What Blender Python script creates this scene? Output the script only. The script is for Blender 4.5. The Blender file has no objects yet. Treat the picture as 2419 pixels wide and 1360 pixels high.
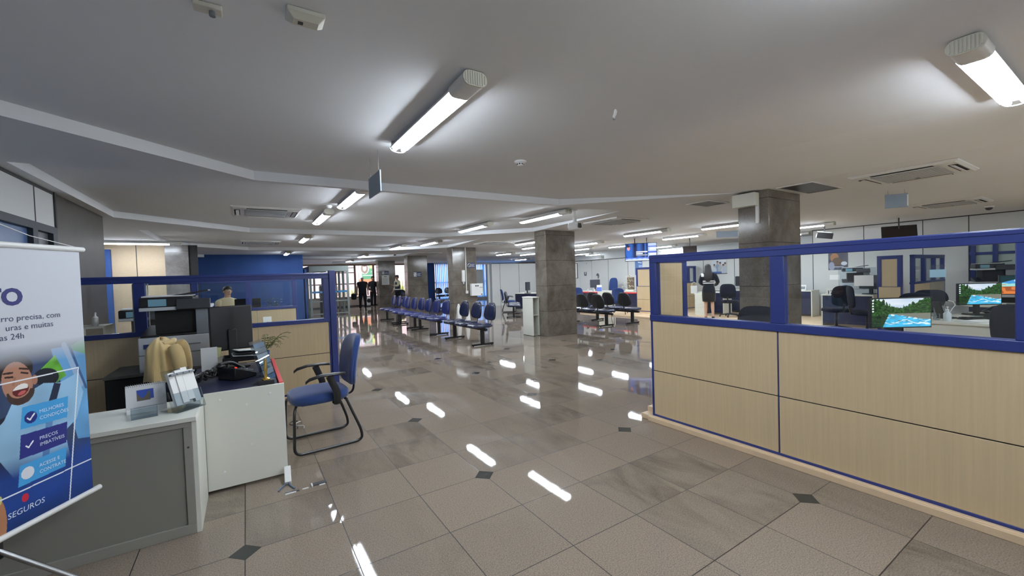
import bpy, math, random
import numpy as np
from mathutils import Vector, Matrix, Euler
random.seed(7)
S = bpy.context.scene
C = S.collection
PI = math.pi
# ---------------------------------------------------------------- camera, world, exposure
cd = bpy.data.cameras.new('camera'); cam = bpy.data.objects.new('camera', cd); C.objects.link(cam)
cr = Vector((0.84158879, -0.53913502, -0.03258449)); cu = Vector((0.04186937, 0.00497331, 0.99911072)); cf = Vector((0.53849352, 0.84220467, -0.02675873))
M = Matrix.Identity(4)
for i, v in enumerate((cr, cu, -cf)):
    for k in range(3): M[k][i] = v[k]
M[2][3] = 1.465
cam.matrix_world = M
cd.sensor_fit = 'HORIZONTAL'; cd.sensor_width = 36.0; cd.lens = 36.0 * 983.235 / 2419.0; cd.clip_start = 0.05; cd.clip_end = 200
S.camera = cam
W = bpy.data.worlds.new('world'); S.world = W; W.use_nodes = True
bg = W.node_tree.nodes['Background']; bg.inputs['Color'].default_value = (0.80, 0.88, 1.0, 1); bg.inputs['Strength'].default_value = 4.2
S.view_settings.view_transform = 'Standard'; S.view_settings.look = 'None'; S.view_settings.gamma = 1.0; S.view_settings.use_curve_mapping = False
S.view_settings.exposure = 0.45
S.cycles.max_bounces = 8; S.cycles.diffuse_bounces = 4; S.cycles.glossy_bounces = 4; S.cycles.transparent_max_bounces = 16
S.cycles.sample_clamp_indirect = 6.0
S.cycles.caustics_reflective = False; S.cycles.caustics_refractive = False
TUBE = 75.0        # what a lit fluorescent tube gives off
TUBE_COL = (0.83, 0.915, 1.0)

# ---------------------------------------------------------------- materials
def lin(c):
    c = [x / 255.0 for x in c]
    return tuple(x / 12.92 if x <= 0.04045 else ((x + 0.055) / 1.055) ** 2.4 for x in c)
MATS = {}
class NT:
    def __init__(s, m): s.t = m.node_tree; s.n = s.t.nodes; s.l = s.t.links
    def node(s, typ, **kw):
        x = s.n.new(typ)
        for k, v in kw.items(): setattr(x, k, v)
        return x
    def math(s, op, a, b=None, c=None):
        x = s.n.new('ShaderNodeMath'); x.operation = op
        for i, v in enumerate((a, b, c)):
            if v is None: continue
            if isinstance(v, (int, float)): x.inputs[i].default_value = v
            else: s.l.new(v, x.inputs[i])
        return x.outputs[0]
    def mix(s, fac, a, b):
        x = s.n.new('ShaderNodeMix'); x.data_type = 'RGBA'
        for sock, v in ((x.inputs[0], fac), (x.inputs[6], a), (x.inputs[7], b)):
            if isinstance(v, (int, float)): sock.default_value = v
            elif isinstance(v, tuple): sock.default_value = (*v, 1)
            else: s.l.new(v, sock)
        return x.outputs[2]
    def noise(s, vec, scale, detail=3.0, rough=0.55, dist=0.0):
        x = s.n.new('ShaderNodeTexNoise'); x.inputs['Scale'].default_value = scale; x.inputs['Detail'].default_value = detail
        x.inputs['Roughness'].default_value = rough; x.inputs['Distortion'].default_value = dist
        if vec is not None: s.l.new(vec, x.inputs['Vector'])
        return x.outputs['Fac']
    def scale(s, vec, sc):
        x = s.n.new('ShaderNodeMapping'); x.inputs['Scale'].default_value = sc; s.l.new(vec, x.inputs['Vector']); return x.outputs[0]
    def ramp(s, fac, lo, hi):
        x = s.n.new('ShaderNodeMapRange'); x.inputs[1].default_value = lo; x.inputs[2].default_value = hi
        s.l.new(fac, x.inputs[0]); return x.outputs[0]
def mat(name, col, rough=0.5, metal=0.0, spec=0.5, noise=None, coat=0.0, emit=0.0, bump=None, sheen=0.0):
    """noise = (scale xyz tuple, strength): gentle variation of the colour itself."""
    if name in MATS: return MATS[name]
    m = bpy.data.materials.new(name); m.use_nodes = True; t = NT(m)
    p = t.n['Principled BSDF']; rgb = lin(col)
    p.inputs['Base Color'].default_value = (*rgb, 1); p.inputs['Roughness'].default_value = rough; p.inputs['Metallic'].default_value = metal
    p.inputs['Specular IOR Level'].default_value = spec; p.inputs['Coat Weight'].default_value = coat
    if sheen: p.inputs['Sheen Weight'].default_value = sheen
    tc = None
    if noise or bump: tc = t.node('ShaderNodeTexCoord').outputs['Object']
    if noise:
        sc, k = noise
        f = t.noise(t.scale(tc, sc), 1.0, 4.0)
        f = t.ramp(f, 0.3, 0.7)
        a = tuple(max(0, x * (1 - k)) for x in rgb); b = tuple(min(1, x * (1 + k)) for x in rgb)
        t.l.new(t.mix(f, a, b), p.inputs['Base Color'])
    if bump:
        sc, k = bump
        b = t.node('ShaderNodeBump'); b.inputs['Strength'].default_value = k; b.inputs['Distance'].default_value = 0.002
        t.l.new(t.noise(t.scale(tc, sc), 1.0, 3.0), b.inputs['Height']); t.l.new(b.outputs[0], p.inputs['Normal'])
    if emit:
        p.inputs['Emission Color'].default_value = (*rgb, 1); p.inputs['Emission Strength'].default_value = emit
    MATS[name] = m; return m
def glass(name, tint=(255, 255, 255), refl=0.05, rough=0.01):
    if name in MATS: return MATS[name]
    m = bpy.data.materials.new(name); m.use_nodes = True; t = NT(m)
    t.n.remove(t.n['Principled BSDF']); out = t.n['Material Output']
    tr = t.node('ShaderNodeBsdfTransparent'); tr.inputs[0].default_value = (*lin(tint), 1)
    gl = t.node('ShaderNodeBsdfGlossy'); gl.inputs['Roughness'].default_value = rough
    fr = t.node('ShaderNodeLayerWeight'); fr.inputs[0].default_value = 0.25
    f = t.math('MULTIPLY_ADD', fr.outputs['Fresnel'], 0.55, refl * 0.3)
    mx = t.node('ShaderNodeMixShader'); t.l.new(f, mx.inputs[0]); t.l.new(tr.outputs[0], mx.inputs[1]); t.l.new(gl.outputs[0], mx.inputs[2])
    t.l.new(mx.outputs[0], out.inputs['Surface']); MATS[name] = m; return m
def picture_mat(name, rough=0.5, emit=0.0, spec=0.3):
    """a printed or lit picture: its colours come from the colour attribute of its mesh."""
    if name in MATS: return MATS[name]
    m = bpy.data.materials.new(name); m.use_nodes = True; t = NT(m); p = t.n['Principled BSDF']
    a = t.node('ShaderNodeAttribute'); a.attribute_name = 'Col'
    p.inputs['Roughness'].default_value = rough; p.inputs['Specular IOR Level'].default_value = spec
    if emit:
        p.inputs['Base Color'].default_value = (0.01, 0.01, 0.01, 1); t.l.new(a.outputs['Color'], p.inputs['Emission Color']); p.inputs['Emission Strength'].default_value = emit
    else: t.l.new(a.outputs['Color'], p.inputs['Base Color'])
    MATS[name] = m; return m

def floor_mat():
    m = bpy.data.materials.new('polished_granite_tiles'); m.use_nodes = True; t = NT(m); p = t.n['Principled BSDF']
    pos = t.node('ShaderNodeNewGeometry').outputs['Position']
    sx = t.node('ShaderNodeSeparateXYZ'); t.l.new(pos, sx.inputs[0])
    u = t.math('DIVIDE', t.math('SUBTRACT', sx.outputs[0], 1.4365), 0.49992)
    v = t.math('DIVIDE', t.math('SUBTRACT', sx.outputs[1], 2.7125), 0.49992)
    du = t.math('ABSOLUTE', t.math('SUBTRACT', u, t.math('ROUND', u))); dv = t.math('ABSOLUTE', t.math('SUBTRACT', v, t.math('ROUND', v)))
    grout = t.math('LESS_THAN', t.math('MINIMUM', du, dv), 0.0052)
    u3 = t.math('DIVIDE', u, 3.0); v3 = t.math('DIVIDE', v, 3.0)
    dia = t.math('ADD', t.math('ABSOLUTE', t.math('SUBTRACT', u3, t.math('ROUND', u3))), t.math('ABSOLUTE', t.math('SUBTRACT', v3, t.math('ROUND', v3))))
    diam = t.math('LESS_THAN', dia, 0.053)
    grout = t.math('MULTIPLY', grout, t.math('SUBTRACT', 1.0, diam))
    cell = t.node('ShaderNodeCombineXYZ'); t.l.new(t.math('FLOOR', u), cell.inputs[0]); t.l.new(t.math('FLOOR', v), cell.inputs[1])
    wn = t.node('ShaderNodeTexWhiteNoise'); wn.noise_dimensions = '3D'; t.l.new(cell.outputs[0], wn.inputs['Vector'])
    # per-tile offset so that the veins do not run on from tile to tile
    off = t.node('ShaderNodeVectorMath'); off.operation = 'MULTIPLY_ADD'; t.l.new(wn.outputs['Color'], off.inputs[0]); off.inputs[1].default_value = (9, 9, 9); t.l.new(pos, off.inputs[2])
    o = off.outputs[0]
    vein = t.ramp(t.noise(t.scale(o, (2.6, 0.9, 1)), 1.0, 6.0, 0.6, 1.6), 0.40, 0.74)
    vein = t.math('MULTIPLY', vein, t.ramp(wn.outputs['Value'], 0.35, 1.0))
    grain = t.ramp(t.noise(pos, 150.0, 3.0, 0.8), 0.38, 0.62)
    speck = t.ramp(t.noise(pos, 120.0, 2.0, 0.7), 0.58, 0.68)
    warm = t.mix(wn.outputs['Value'], lin((158, 142, 126)), lin((146, 135, 121)))
    base = t.mix(t.math('MULTIPLY', grain, 0.75), t.mix(0.55, warm, lin((86, 74, 65))), t.mix(0.35, warm, lin((190, 176, 160))))
    base = t.mix(t.math('MULTIPLY', speck, 0.45), base, lin((64, 55, 49)))
    base = t.mix(t.math('MULTIPLY', vein, 0.85), base, lin((72, 62, 54)))
    base = t.mix(grout, base, lin((44, 39, 35)))
    base = t.mix(diam, base, lin((52, 54, 52)))
    t.l.new(base, p.inputs['Base Color'])
    rgh = t.math('MULTIPLY_ADD', t.noise(pos, 1.3, 3.0), 0.02, 0.018)
    t.l.new(t.math('MULTIPLY_ADD', grout, 0.4, rgh), p.inputs['Roughness']); p.inputs['Specular IOR Level'].default_value = 0.36
    b = t.node('ShaderNodeBump'); b.inputs['Strength'].default_value = 0.03; b.inputs['Distance'].default_value = 0.001
    t.l.new(t.math('SUBTRACT', t.noise(pos, 160.0, 2.0), grout), b.inputs['Height'])
    b2 = t.node('ShaderNodeBump'); b2.inputs['Strength'].default_value = 0.025; b2.inputs['Distance'].default_value = 0.02
    t.l.new(t.noise(o, 3.0, 2.0), b2.inputs['Height']); t.l.new(b2.outputs[0], b.inputs['Normal'])
    t.l.new(b.outputs[0], p.inputs['Normal'])
    return m
def granite_mat(name, seam=0.61, dark=(94, 87, 79), light=(148, 140, 130), rough=0.13):
    m = bpy.data.materials.new(name); m.use_nodes = True; t = NT(m); p = t.n['Principled BSDF']
    pos = t.node('ShaderNodeNewGeometry').outputs['Position']
    sx = t.node('ShaderNodeSeparateXYZ'); t.l.new(pos, sx.inputs[0])
    z = t.math('DIVIDE', sx.outputs[2], seam); d = t.math('ABSOLUTE', t.math('SUBTRACT', z, t.math('ROUND', z)))
    sm = t.math('LESS_THAN', d, 0.006)
    big = t.ramp(t.noise(pos, 2.6, 6.0, 0.62, 0.25), 0.3, 0.72); fine = t.ramp(t.noise(pos, 70.0, 4.0, 0.7), 0.32, 0.68)
    c = t.mix(big, lin(dark), lin(light)); c = t.mix(t.math('MULTIPLY', fine, 0.55), c, lin((80, 71, 62)))
    c = t.mix(sm, c, lin((58, 50, 44)))
    t.l.new(c, p.inputs['Base Color']); p.inputs['Roughness'].default_value = rough; p.inputs['Specular IOR Level'].default_value = 0.5
    b = t.node('ShaderNodeBump'); b.inputs['Strength'].default_value = 0.05; b.inputs['Distance'].default_value = 0.004
    t.l.new(t.noise(pos, 9.0, 2.0), b.inputs['Height']); t.l.new(b.outputs[0], p.inputs['Normal'])
    MATS[name] = m; return m
M_FLOOR = floor_mat(); M_GRAN = granite_mat('column_granite')
M_GRAN2 = granite_mat('dark_pier_granite', 0.61, (34, 29, 23), (70, 61, 49), 0.4)
M_CEIL = mat('ceiling_paint', (238, 240, 243), 0.9, spec=0.1, noise=((0.5, 0.5, 0.5), 0.02))
M_WALL = mat('wall_panel_white', (206, 207, 206), 0.55, spec=0.3)
M_SEAM = mat('dark_seam', (52, 50, 50), 0.6)
M_WOOD = mat('pale_wood_laminate', (206, 184, 148), 0.42, spec=0.35, noise=((60, 60, 1.4), 0.055))
M_WOODE = mat('beige_floor_edge', (226, 199, 164), 0.45, noise=((8, 8, 8), 0.05))
M_BLUE = mat('blue_frame_paint', (38, 52, 116), 0.35, spec=0.5)
M_GLASS = glass('clear_pane', (250, 252, 252)); M_ACRYL = glass('clear_acrylic', (238, 243, 246), 0.10)
M_WHITE = mat('white_laminate', (222, 222, 212), 0.35, spec=0.4); M_WHITE2 = mat('white_plastic', (232, 232, 230), 0.35)
M_GREYP = mat('grey_laminate', (150, 148, 140), 0.5, noise=((160, 160, 160), 0.05))
M_NAVY = mat('navy_laminate', (40, 44, 70), 0.35, spec=0.45); M_RED = mat('red_edge', (216, 62, 62), 0.4)
M_BLACK = mat('black_plastic', (24, 24, 27), 0.42); M_BLACKM = mat('black_matte', (18, 18, 20), 0.7); M_DGREY = mat('dark_grey_plastic', (58, 60, 64), 0.45)
M_LGREY = mat('light_grey_plastic', (196, 200, 204), 0.4); M_MGREY = mat('mid_grey_plastic', (128, 133, 140), 0.45)
M_METAL = mat('brushed_steel', (176, 178, 180), 0.3, 1.0); M_BMETAL = mat('black_metal', (20, 20, 22), 0.35, 0.0, 0.6)
M_VINYL = mat('blue_vinyl', (44, 52, 112), 0.24, spec=0.6, bump=((40, 40, 40), 0.1)); M_FABRIC = mat('navy_fabric', (40, 62, 112), 0.9, spec=0.2, noise=((300, 300, 300), 0.18), sheen=0.3)
M_VINYL_SHADE = mat('shaded_blue_vinyl', (34, 40, 66), 0.22, spec=0.6)  # copy of the blue vinyl with weaker light put into its colour
M_DARKFAB = mat('charcoal_fabric', (36, 38, 48), 0.9, spec=0.2)
M_PAPER = mat('white_paper', (238, 238, 236), 0.7); M_CREAM = mat('cream_plastic', (220, 218, 204), 0.5)
def tube_mat():
    m = bpy.data.materials.new('lit_tube'); m.use_nodes = True; t = NT(m); p = t.n['Principled BSDF']
    p.inputs['Base Color'].default_value = (0.9, 0.9, 0.9, 1); p.inputs['Emission Color'].default_value = (*TUBE_COL, 1); p.inputs['Emission Strength'].default_value = TUBE
    return m
M_TUBE = tube_mat()
M_REFL = mat('white_reflector', (240, 240, 240), 0.5)

# ---------------------------------------------------------------- mesh helpers
class MB:
    def __init__(s): s.v = []; s.f = []; s.mi = []
    def add(s, vs, fs, m=0):
        b = len(s.v); s.v.extend([tuple(x) for x in vs]); s.f.extend([tuple(i + b for i in f) for f in fs]); s.mi.extend([m] * len(fs)); return s
    def box(s, x0, x1, y0, y1, z0, z1, m=0):
        return s.add([(x0, y0, z0), (x1, y0, z0), (x1, y1, z0), (x0, y1, z0), (x0, y0, z1), (x1, y0, z1), (x1, y1, z1), (x0, y1, z1)],
                     [(0, 3, 2, 1), (4, 5, 6, 7), (0, 1, 5, 4), (1, 2, 6, 5), (2, 3, 7, 6), (3, 0, 4, 7)], m)
    def obox(s, c, hx, hy, hz, rot=(0, 0, 0), m=0):
        R = Euler(rot).to_matrix(); c = Vector(c); vs = [c + R @ Vector((a * hx, b * hy, d * hz)) for d in (-1, 1) for a, b in ((-1, -1), (1, -1), (1, 1), (-1, 1))]
        return s.add(vs, [(0, 3, 2, 1), (4, 5, 6, 7), (0, 1, 5, 4), (1, 2, 6, 5), (2, 3, 7, 6), (3, 0, 4, 7)], m)
    def prism(s, poly, lo, hi, axis='z', m=0):
        n = len(poly)
        def pt(p, h): return {'z': (p[0], p[1], h), 'y': (p[0], h, p[1]), 'x': (h, p[0], p[1])}[axis]
        vs = [pt(p, lo) for p in poly] + [pt(p, hi) for p in poly]
        fs = [tuple(range(n - 1, -1, -1)), tuple(range(n, 2 * n))] + [(i, (i + 1) % n, n + (i + 1) % n, n + i) for i in range(n)]
        return s.add(vs, fs, m)
    def loft(s, rings, m=0, caps=True):
        n = len(rings[0]); vs = [p for r in rings for p in r]; fs = []
        for k in range(len(rings) - 1):
            for i in range(n): fs.append((k * n + i, k * n + (i + 1) % n, (k + 1) * n + (i + 1) % n, (k + 1) * n + i))
        if caps: fs += [tuple(range(n - 1, -1, -1)), tuple((len(rings) - 1) * n + i for i in range(n))]
        return s.add(vs, fs, m)
    def tube(s, pts, r, n=8, m=0, caps=True, flat=1.0):
        pts = [Vector(p) for p in pts]; rs = r if isinstance(r, (list, tuple)) else [r] * len(pts); rings = []; up = None
        for i, p in enumerate(pts):
            d = (pts[min(i + 1, len(pts) - 1)] - pts[max(i - 1, 0)])
            if d.length < 1e-9: d = Vector((0, 0, 1))
            d.normalize()
            if up is None: up = Vector((0, 0, 1)) if abs(d.z) < 0.9 else Vector((0, 1, 0))
            a = d.cross(up)
            if a.length < 1e-4: a = d.cross(Vector((1, 0, 0)))
            a.normalize(); b = a.cross(d).normalized(); up = b
            rings.append([p + a * math.cos(2 * PI * k / n) * rs[i] + b * math.sin(2 * PI * k / n) * rs[i] * flat for k in range(n)])
        return s.loft(rings, m, caps)
    def lathe(s, prof, c=(0, 0, 0), n=20, m=0, sx=1.0, sy=1.0):
        return s.loft([[(c[0] + r * sx * math.cos(2 * PI * k / n), c[1] + r * sy * math.sin(2 * PI * k / n), c[2] + z) for k in range(n)] for r, z in prof], m)
    def sup(s, c, rad, e1=1.0, e2=1.0, nu=20, nv=10, m=0, rot=(0, 0, 0), fn=None):
        """superellipsoid: e < 1 squares it off"""
        sg = lambda v, e: math.copysign(abs(v) ** e, v); R = Euler(rot).to_matrix(); c = Vector(c); rings = []
        for j in range(nv + 1):
            t = -PI / 2 + PI * j / nv; t = max(-PI / 2 + 0.02, min(PI / 2 - 0.02, t)); ring = []
            for k in range(nu):
                a = 2 * PI * k / nu
                q = Vector((rad[0] * sg(math.cos(t), e1) * sg(math.cos(a), e2), rad[1] * sg(math.cos(t), e1) * sg(math.sin(a), e2), rad[2] * sg(math.sin(t), e1)))
                if fn: q = Vector(fn(q))
                ring.append(c + R @ q)
            rings.append(ring)
        return s.loft(rings, m)
    def build(s, name, mats, parent=None, bevel=0.0, smooth=True, angle=40, sub=0):
        me = bpy.data.meshes.new(name); me.from_pydata([tuple(map(float, v)) for v in s.v], [], s.f)
        mats = mats if isinstance(mats, (list, tuple)) else [mats]
        for x in mats: me.materials.append(x)
        if len(mats) > 1: me.polygons.foreach_set('material_index', s.mi)
        me.validate()
        if smooth:
            me.polygons.foreach_set('use_smooth', [True] * len(me.polygons)); me.set_sharp_from_angle(angle=math.radians(angle))
        o = bpy.data.objects.new(name, me); C.objects.link(o)
        if parent is not None: o.parent = parent
        if bevel:
            b = o.modifiers.new('bevel', 'BEVEL'); b.width = bevel; b.segments = 2; b.limit_method = 'ANGLE'; b.angle_limit = math.radians(50)
        if sub:
            b = o.modifiers.new('sub', 'SUBSURF'); b.levels = sub; b.render_levels = sub
        return o
def tag(o, label=None, cat=None, group=None, kind=None):
    if label: o['label'] = label
    if cat: o['category'] = cat
    if group: o['group'] = group
    if kind: o['kind'] = kind
    return o
def thing(name, label, cat, loc=(0, 0, 0), rotz=0.0, group=None):
    o = bpy.data.objects.new(name, None); C.objects.link(o); o.location = loc; o.rotation_euler = (0, 0, rotz); o.empty_display_size = 0.1
    return tag(o, label, cat, group)
def struct(name, mb, m, **kw):
    o = mb.build(name, m, **kw); o['kind'] = 'structure'; return o
def copy_tree(o, parent=None):
    c = o.copy(); C.objects.link(c); c.parent = parent
    for ch in list(o.children): copy_tree(ch, c)
    return c
def dup(root, loc, rotz, label, group=None):
    c = copy_tree(root); c.location = loc; c.rotation_euler = (0, 0, rotz); c['label'] = label
    if group: c['group'] = group
    return c
def words(name, body, size, m, parent, loc, rot=(PI / 2, 0, 0), align='LEFT', bold=0.0, depth=0.0, shear=0.0):
    cu_ = bpy.data.curves.new(name, 'FONT'); cu_.body = body; cu_.size = size; cu_.align_x = align; cu_.offset = bold; cu_.extrude = depth; cu_.shear = shear; cu_.resolution_u = 3
    o = bpy.data.objects.new(name, cu_); C.objects.link(o)
    dg = bpy.context.evaluated_depsgraph_get(); me = bpy.data.meshes.new_from_object(o.evaluated_get(dg)); bpy.data.objects.remove(o)
    me.materials.clear(); me.materials.append(m)
    o = bpy.data.objects.new(name, me); C.objects.link(o); o.parent = parent; o.location = loc; o.rotation_euler = rot
    return o
# painted prints -------------------------------------------------
def L3(c): return np.array(lin(c))
def poly_mask(X, Y, P):
    ins = np.zeros(X.shape, bool); n = len(P)
    for i in range(n):
        (x1, y1), (x2, y2) = P[i], P[(i + 1) % n]
        if y1 == y2: continue
        c = ((Y >= y1) != (Y >= y2)) & (X < (x2 - x1) * (Y - y1) / (y2 - y1) + x1); ins ^= c
    return ins
def ell_mask(X, Y, cx, cy, rx, ry, a=0.0):
    dx, dy = X - cx, Y - cy; ca, sa = math.cos(a), math.sin(a)
    return ((dx * ca + dy * sa) / rx) ** 2 + ((-dx * sa + dy * ca) / ry) ** 2 < 1
def seg_mask(X, Y, p, q, w):
    px, py = p; dx, dy = q[0] - px, q[1] - py; L = dx * dx + dy * dy
    t = np.clip(((X - px) * dx + (Y - py) * dy) / L, 0, 1); return np.hypot(X - px - t * dx, Y - py - t * dy) < w
def vnoise(X, Y, sc, seed=0):
    r = np.random.RandomState(seed); g = r.rand(64, 64); x = X * sc; y = Y * sc; xi = np.floor(x).astype(int); yi = np.floor(y).astype(int); fx = x - xi; fy = y - yi
    fx = fx * fx * (3 - 2 * fx); fy = fy * fy * (3 - 2 * fy); a = lambda i, j: g[(xi + i) % 64, (yi + j) % 64]
    return (a(0, 0) * (1 - fx) + a(1, 0) * fx) * (1 - fy) + (a(0, 1) * (1 - fx) + a(1, 1) * fx) * fy
def put(img, mask, col): img[mask] = L3(col)
def picture(name, x0, x1, z0, z1, nx, ny, fn, m, parent, y=0.0, thick=0.0):
    """a flat print in the local xz plane (front towards -y); fn(X, Z) gives linear colours"""
    xs = np.linspace(x0, x1, nx); zs = np.linspace(z0, z1, ny); X, Z = np.meshgrid(xs, zs); col = np.clip(fn(X, Z), 0, 1)
    v = np.stack([X.ravel(), np.full(X.size, y), Z.ravel()], 1); idx = np.arange(nx * ny).reshape(ny, nx)
    f = np.stack([idx[:-1, :-1].ravel(), idx[:-1, 1:].ravel(), idx[1:, 1:].ravel(), idx[1:, :-1].ravel()], 1)
    me = bpy.data.meshes.new(name); me.from_pydata(v.tolist(), [], f.tolist())
    at = me.color_attributes.new('Col', 'FLOAT_COLOR', 'POINT'); at.data.foreach_set('color', np.concatenate([col.reshape(-1, 3), np.ones((X.size, 1))], 1).astype(np.float32).ravel())
    me.materials.append(m); o = bpy.data.objects.new(name, me); C.objects.link(o); o.parent = parent; return o
M_PRINT = picture_mat('printed_picture', 0.4); M_SCREEN = picture_mat('lit_screen', 0.35, 1.0, 0.15)
# ================================================================ the setting
struct('floor', MB().add([(-4.2, -3.2, 0), (27, -3.2, 0), (27, 26.1, 0), (-4.2, 26.1, 0)], [(0, 1, 2, 3)]), M_FLOOR)
# raised wooden platforms under the office desks
struct('floor_platform', MB().box(3.32, 14.15, -1.6, 2.84, 0.001, 0.05), M_WOODE, bevel=0.004)
struct('floor_platform', MB().box(10.72, 14.15, 2.84, 12.0, 0.001, 0.05), M_WOODE, bevel=0.004)
# ceiling: flat plaster at 2.55 m with shallow eight-sided coffers between the columns
ZC, ZU = 2.55, 2.645
cb = MB(); xa, xb = -4.2, 6.55
cb.add([(xb, -3.2, ZC), (27, -3.2, ZC), (27, 26.2, ZC), (xb, 26.2, ZC)], [(0, 3, 2, 1)])
for n in range(5):
    yc = 2.9 + 5.03 * n; y0, y1 = yc - 2.84, yc + 2.19
    if n == 4: y1 = 26.2
    if n == 0: y0 = -3.2
    yn, yl = (5.6, 5.2) if n == 0 else (2.81, 2.78)
    o = [(-1.62, yc - yl), (-1.2 if n == 0 else 4.0, yc - yn), (5.0 if n == 0 else 5.55, yc - yn), (5.95, yc - yl if n == 0 else yc + .25), (5.95, yc + .35), (4.15, yc + 2.16), (.12, yc + 2.16), (-1.62, yc + .55)]
    P = [(x, y, ZC) for x, y in o] + [(x, y, ZU) for x, y in o]
    if n == 0:      # the first bay slopes gently down to the beam line at the big column
        for i in (11, 12): P[i] = (P[i][0], P[i][1], ZC + .0002)
    else:           # the others run out flush at their near corner
        for i in (10, 11): P[i] = (P[i][0], P[i][1], ZC + .0002)
    fs = ([(8, 15, 14, 13, 10, 9), (10, 13, 12, 11)] if n == 0 else [(8, 15, 14, 13, 12, 9), (9, 12, 10), (10, 12, 11)]) + [(i, (i + 1) % 8, 8 + (i + 1) % 8, 8 + i) for i in range(8)]
    cb.add(P, fs)
    R = lambda *pts: cb.add([(x, y, ZC) for x, y in pts], [tuple(range(len(pts) - 1, -1, -1))])
    R((o[1][0], y0), (o[2][0], y0), o[2], o[1]); R((xb, o[3][1]), (xb, o[4][1]), o[4], o[3])
    R((o[5][0], y1), (o[6][0], y1), o[6], o[5]); R((xa, o[7][1]), (xa, o[0][1]), o[0], o[7])
    R(o[2], (o[2][0], y0), (xb, y0), (xb, o[3][1]), o[3]); R(o[4], (xb, o[4][1]), (xb, y1), (o[5][0], y1), o[5])
    R(o[6], (o[6][0], y1), (xa, y1), (xa, o[7][1]), o[7]); R(o[0], (xa, o[0][1]), (xa, y0), (o[1][0], y0), o[1])
struct('ceiling', cb, M_CEIL, smooth=False)

def panel_wall(name, x0, x1, y0, y1, z0, z1, seams, side, axis, rails=()):
    """a wall of flush white panels; seams = positions of the dark joints along the wall, on the room side"""
    mb = MB().box(x0, x1, y0, y1, z0, z1, 0); e = 0.003
    for s_ in seams:
        if axis == 'y': f = x0 if side < 0 else x1; mb.box(f - e, f + e, s_ - .008, s_ + .008, z0, z1, 1)
        else: f = y0 if side < 0 else y1; mb.box(s_ - .008, s_ + .008, f - e, f + e, z0, z1, 1)
    for z in rails:
        if axis == 'y': f = x0 if side < 0 else x1; mb.box(f - 2 * e, f + 2 * e, y0, y1, z - .012, z + .012, 1)
        else: f = y0 if side < 0 else y1; mb.box(x0, x1, f - 2 * e, f + 2 * e, z - .012, z + .012, 1)
    return struct(name, mb, [M_WALL, M_SEAM], smooth=False)
panel_wall('wall_right', 14.2, 14.3, 2.42, 5.6, 0, ZC, (5.59, 4.38, 3.21, 2.43), -1, 'y', (2.15, 2.54))
panel_wall('wall_right_low', 14.2, 14.28, 5.6, 18.5, 0, 2.15, (6.75, 7.95, 9.1, 10.3, 11.49, 12.68, 13.87, 14.97, 15.8, 17.0), -1, 'y', (2.14,))
panel_wall('wall_right_front', 14.2, 14.3, -3.1, 2.42, 2.06, ZC, (1.2, 0.0), -1, 'y', (2.07, 2.54))
panel_wall('wall_white_rear', 10.62, 14.2, 18.5, 18.58, 0, 2.18, (11.12, 12.3, 13.5), -1, 'x', (2.17,))
struct('wall_far_right', MB().box(26.6, 26.8, -3.2, 26.2, 0, ZC), M_WALL)
struct('wall_behind_camera', MB().box(-1.83, 26.7, -3.2, -3.1, 0, ZC), M_WALL)
M_BLUEWALL = mat('blue_wall_paint', (54, 82, 138), 0.75, spec=0.2, noise=((3, 3, 0.6), 0.08))
wb = MB().box(-3.5, 1.92, 18.9, 19.0, 0, ZU + .04); wb.box(1.92, 2.0, 18.9, 26.0, 0, ZU + .04); struct('wall_blue', wb, M_BLUEWALL, smooth=False)
wl = MB().box(-3.6, -3.5, 6.57, 19.0, 0, ZC); struct('wall_recess_side', wl, M_WALL)
M_BEIGEW = mat('beige_wall_paint', (186, 166, 140), 0.6, noise=((20, 20, 20), 0.04))
wr = MB().box(-3.5, -1.67, 13.5, 13.6, 0, ZC, 0).box(-2.22, -2.205, 13.494, 13.5, 0, ZC, 1); struct('wall_beige', wr, [M_BEIGEW, M_SEAM], smooth=False)
struct('trim_1', MB().box(-2.82, -2.66, 13.36, 13.49, 0, 2.42), M_BLUEWALL)
struct('dark_strip', MB().box(-1.2, -1.02, 13.5, 13.6, 0, ZC), M_BLACKM)  # black upright strip between the grey column and the blue wall
M_COOLGRAN = granite_mat('grey_granite', 0.8, (96, 92, 92), (150, 146, 146), 0.2)
struct('column_1', MB().box(-1.67, -1.2, 13.45, 14.1, 0, ZC), M_COOLGRAN, smooth=False)
struct('trim_3', MB().box(16.6, 16.9, 5.6, 20, 2.28, 2.55).box(15.0, 15.9, 13.2, 15.2, 2.2, 2.55), M_WALL, smooth=False)
# side wall with a band of windows under white panels, ending at a dark granite pier
lw = MB().box(-1.83, -1.73, -3.2, 6.57, 0, 0.9, 0).box(-1.83, -1.73, -3.2, 6.57, 2.16, ZC, 0)
for s_ in (6.04, 4.85, 3.65, 2.45, 1.25): lw.box(-1.733, -1.727, s_ - .01, s_ + .01, 2.16, ZC, 1)
lw.box(-1.735, -1.725, -3.2, 6.57, ZC - .03, ZC - .002, 1).box(-1.735, -1.715, 6.53, 6.57, 2.16, ZC, 1)
struct('wall_left', lw, [M_WALL, M_SEAM], smooth=False)
M_DKFRAME = mat('dark_window_frame', (44, 50, 58), 0.5); M_FILM = mat('blue_film_pane', (92, 118, 160), 0.2, spec=0.6, noise=((6, 1.0, 1.0), 0.10)); M_FILM2 = mat('grey_film_pane', (92, 92, 98), 0.25, spec=0.6)
w1 = thing('window_1', 'dark framed window with blue panes under white panels', 'window', (-1.73, 0, 0)); w1['kind'] = 'structure'
wf = MB().box(-.06, .012, -3.1, 6.57, 2.09, 2.165).box(-.06, .012, -3.1, 6.57, .9, .97)
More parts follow.
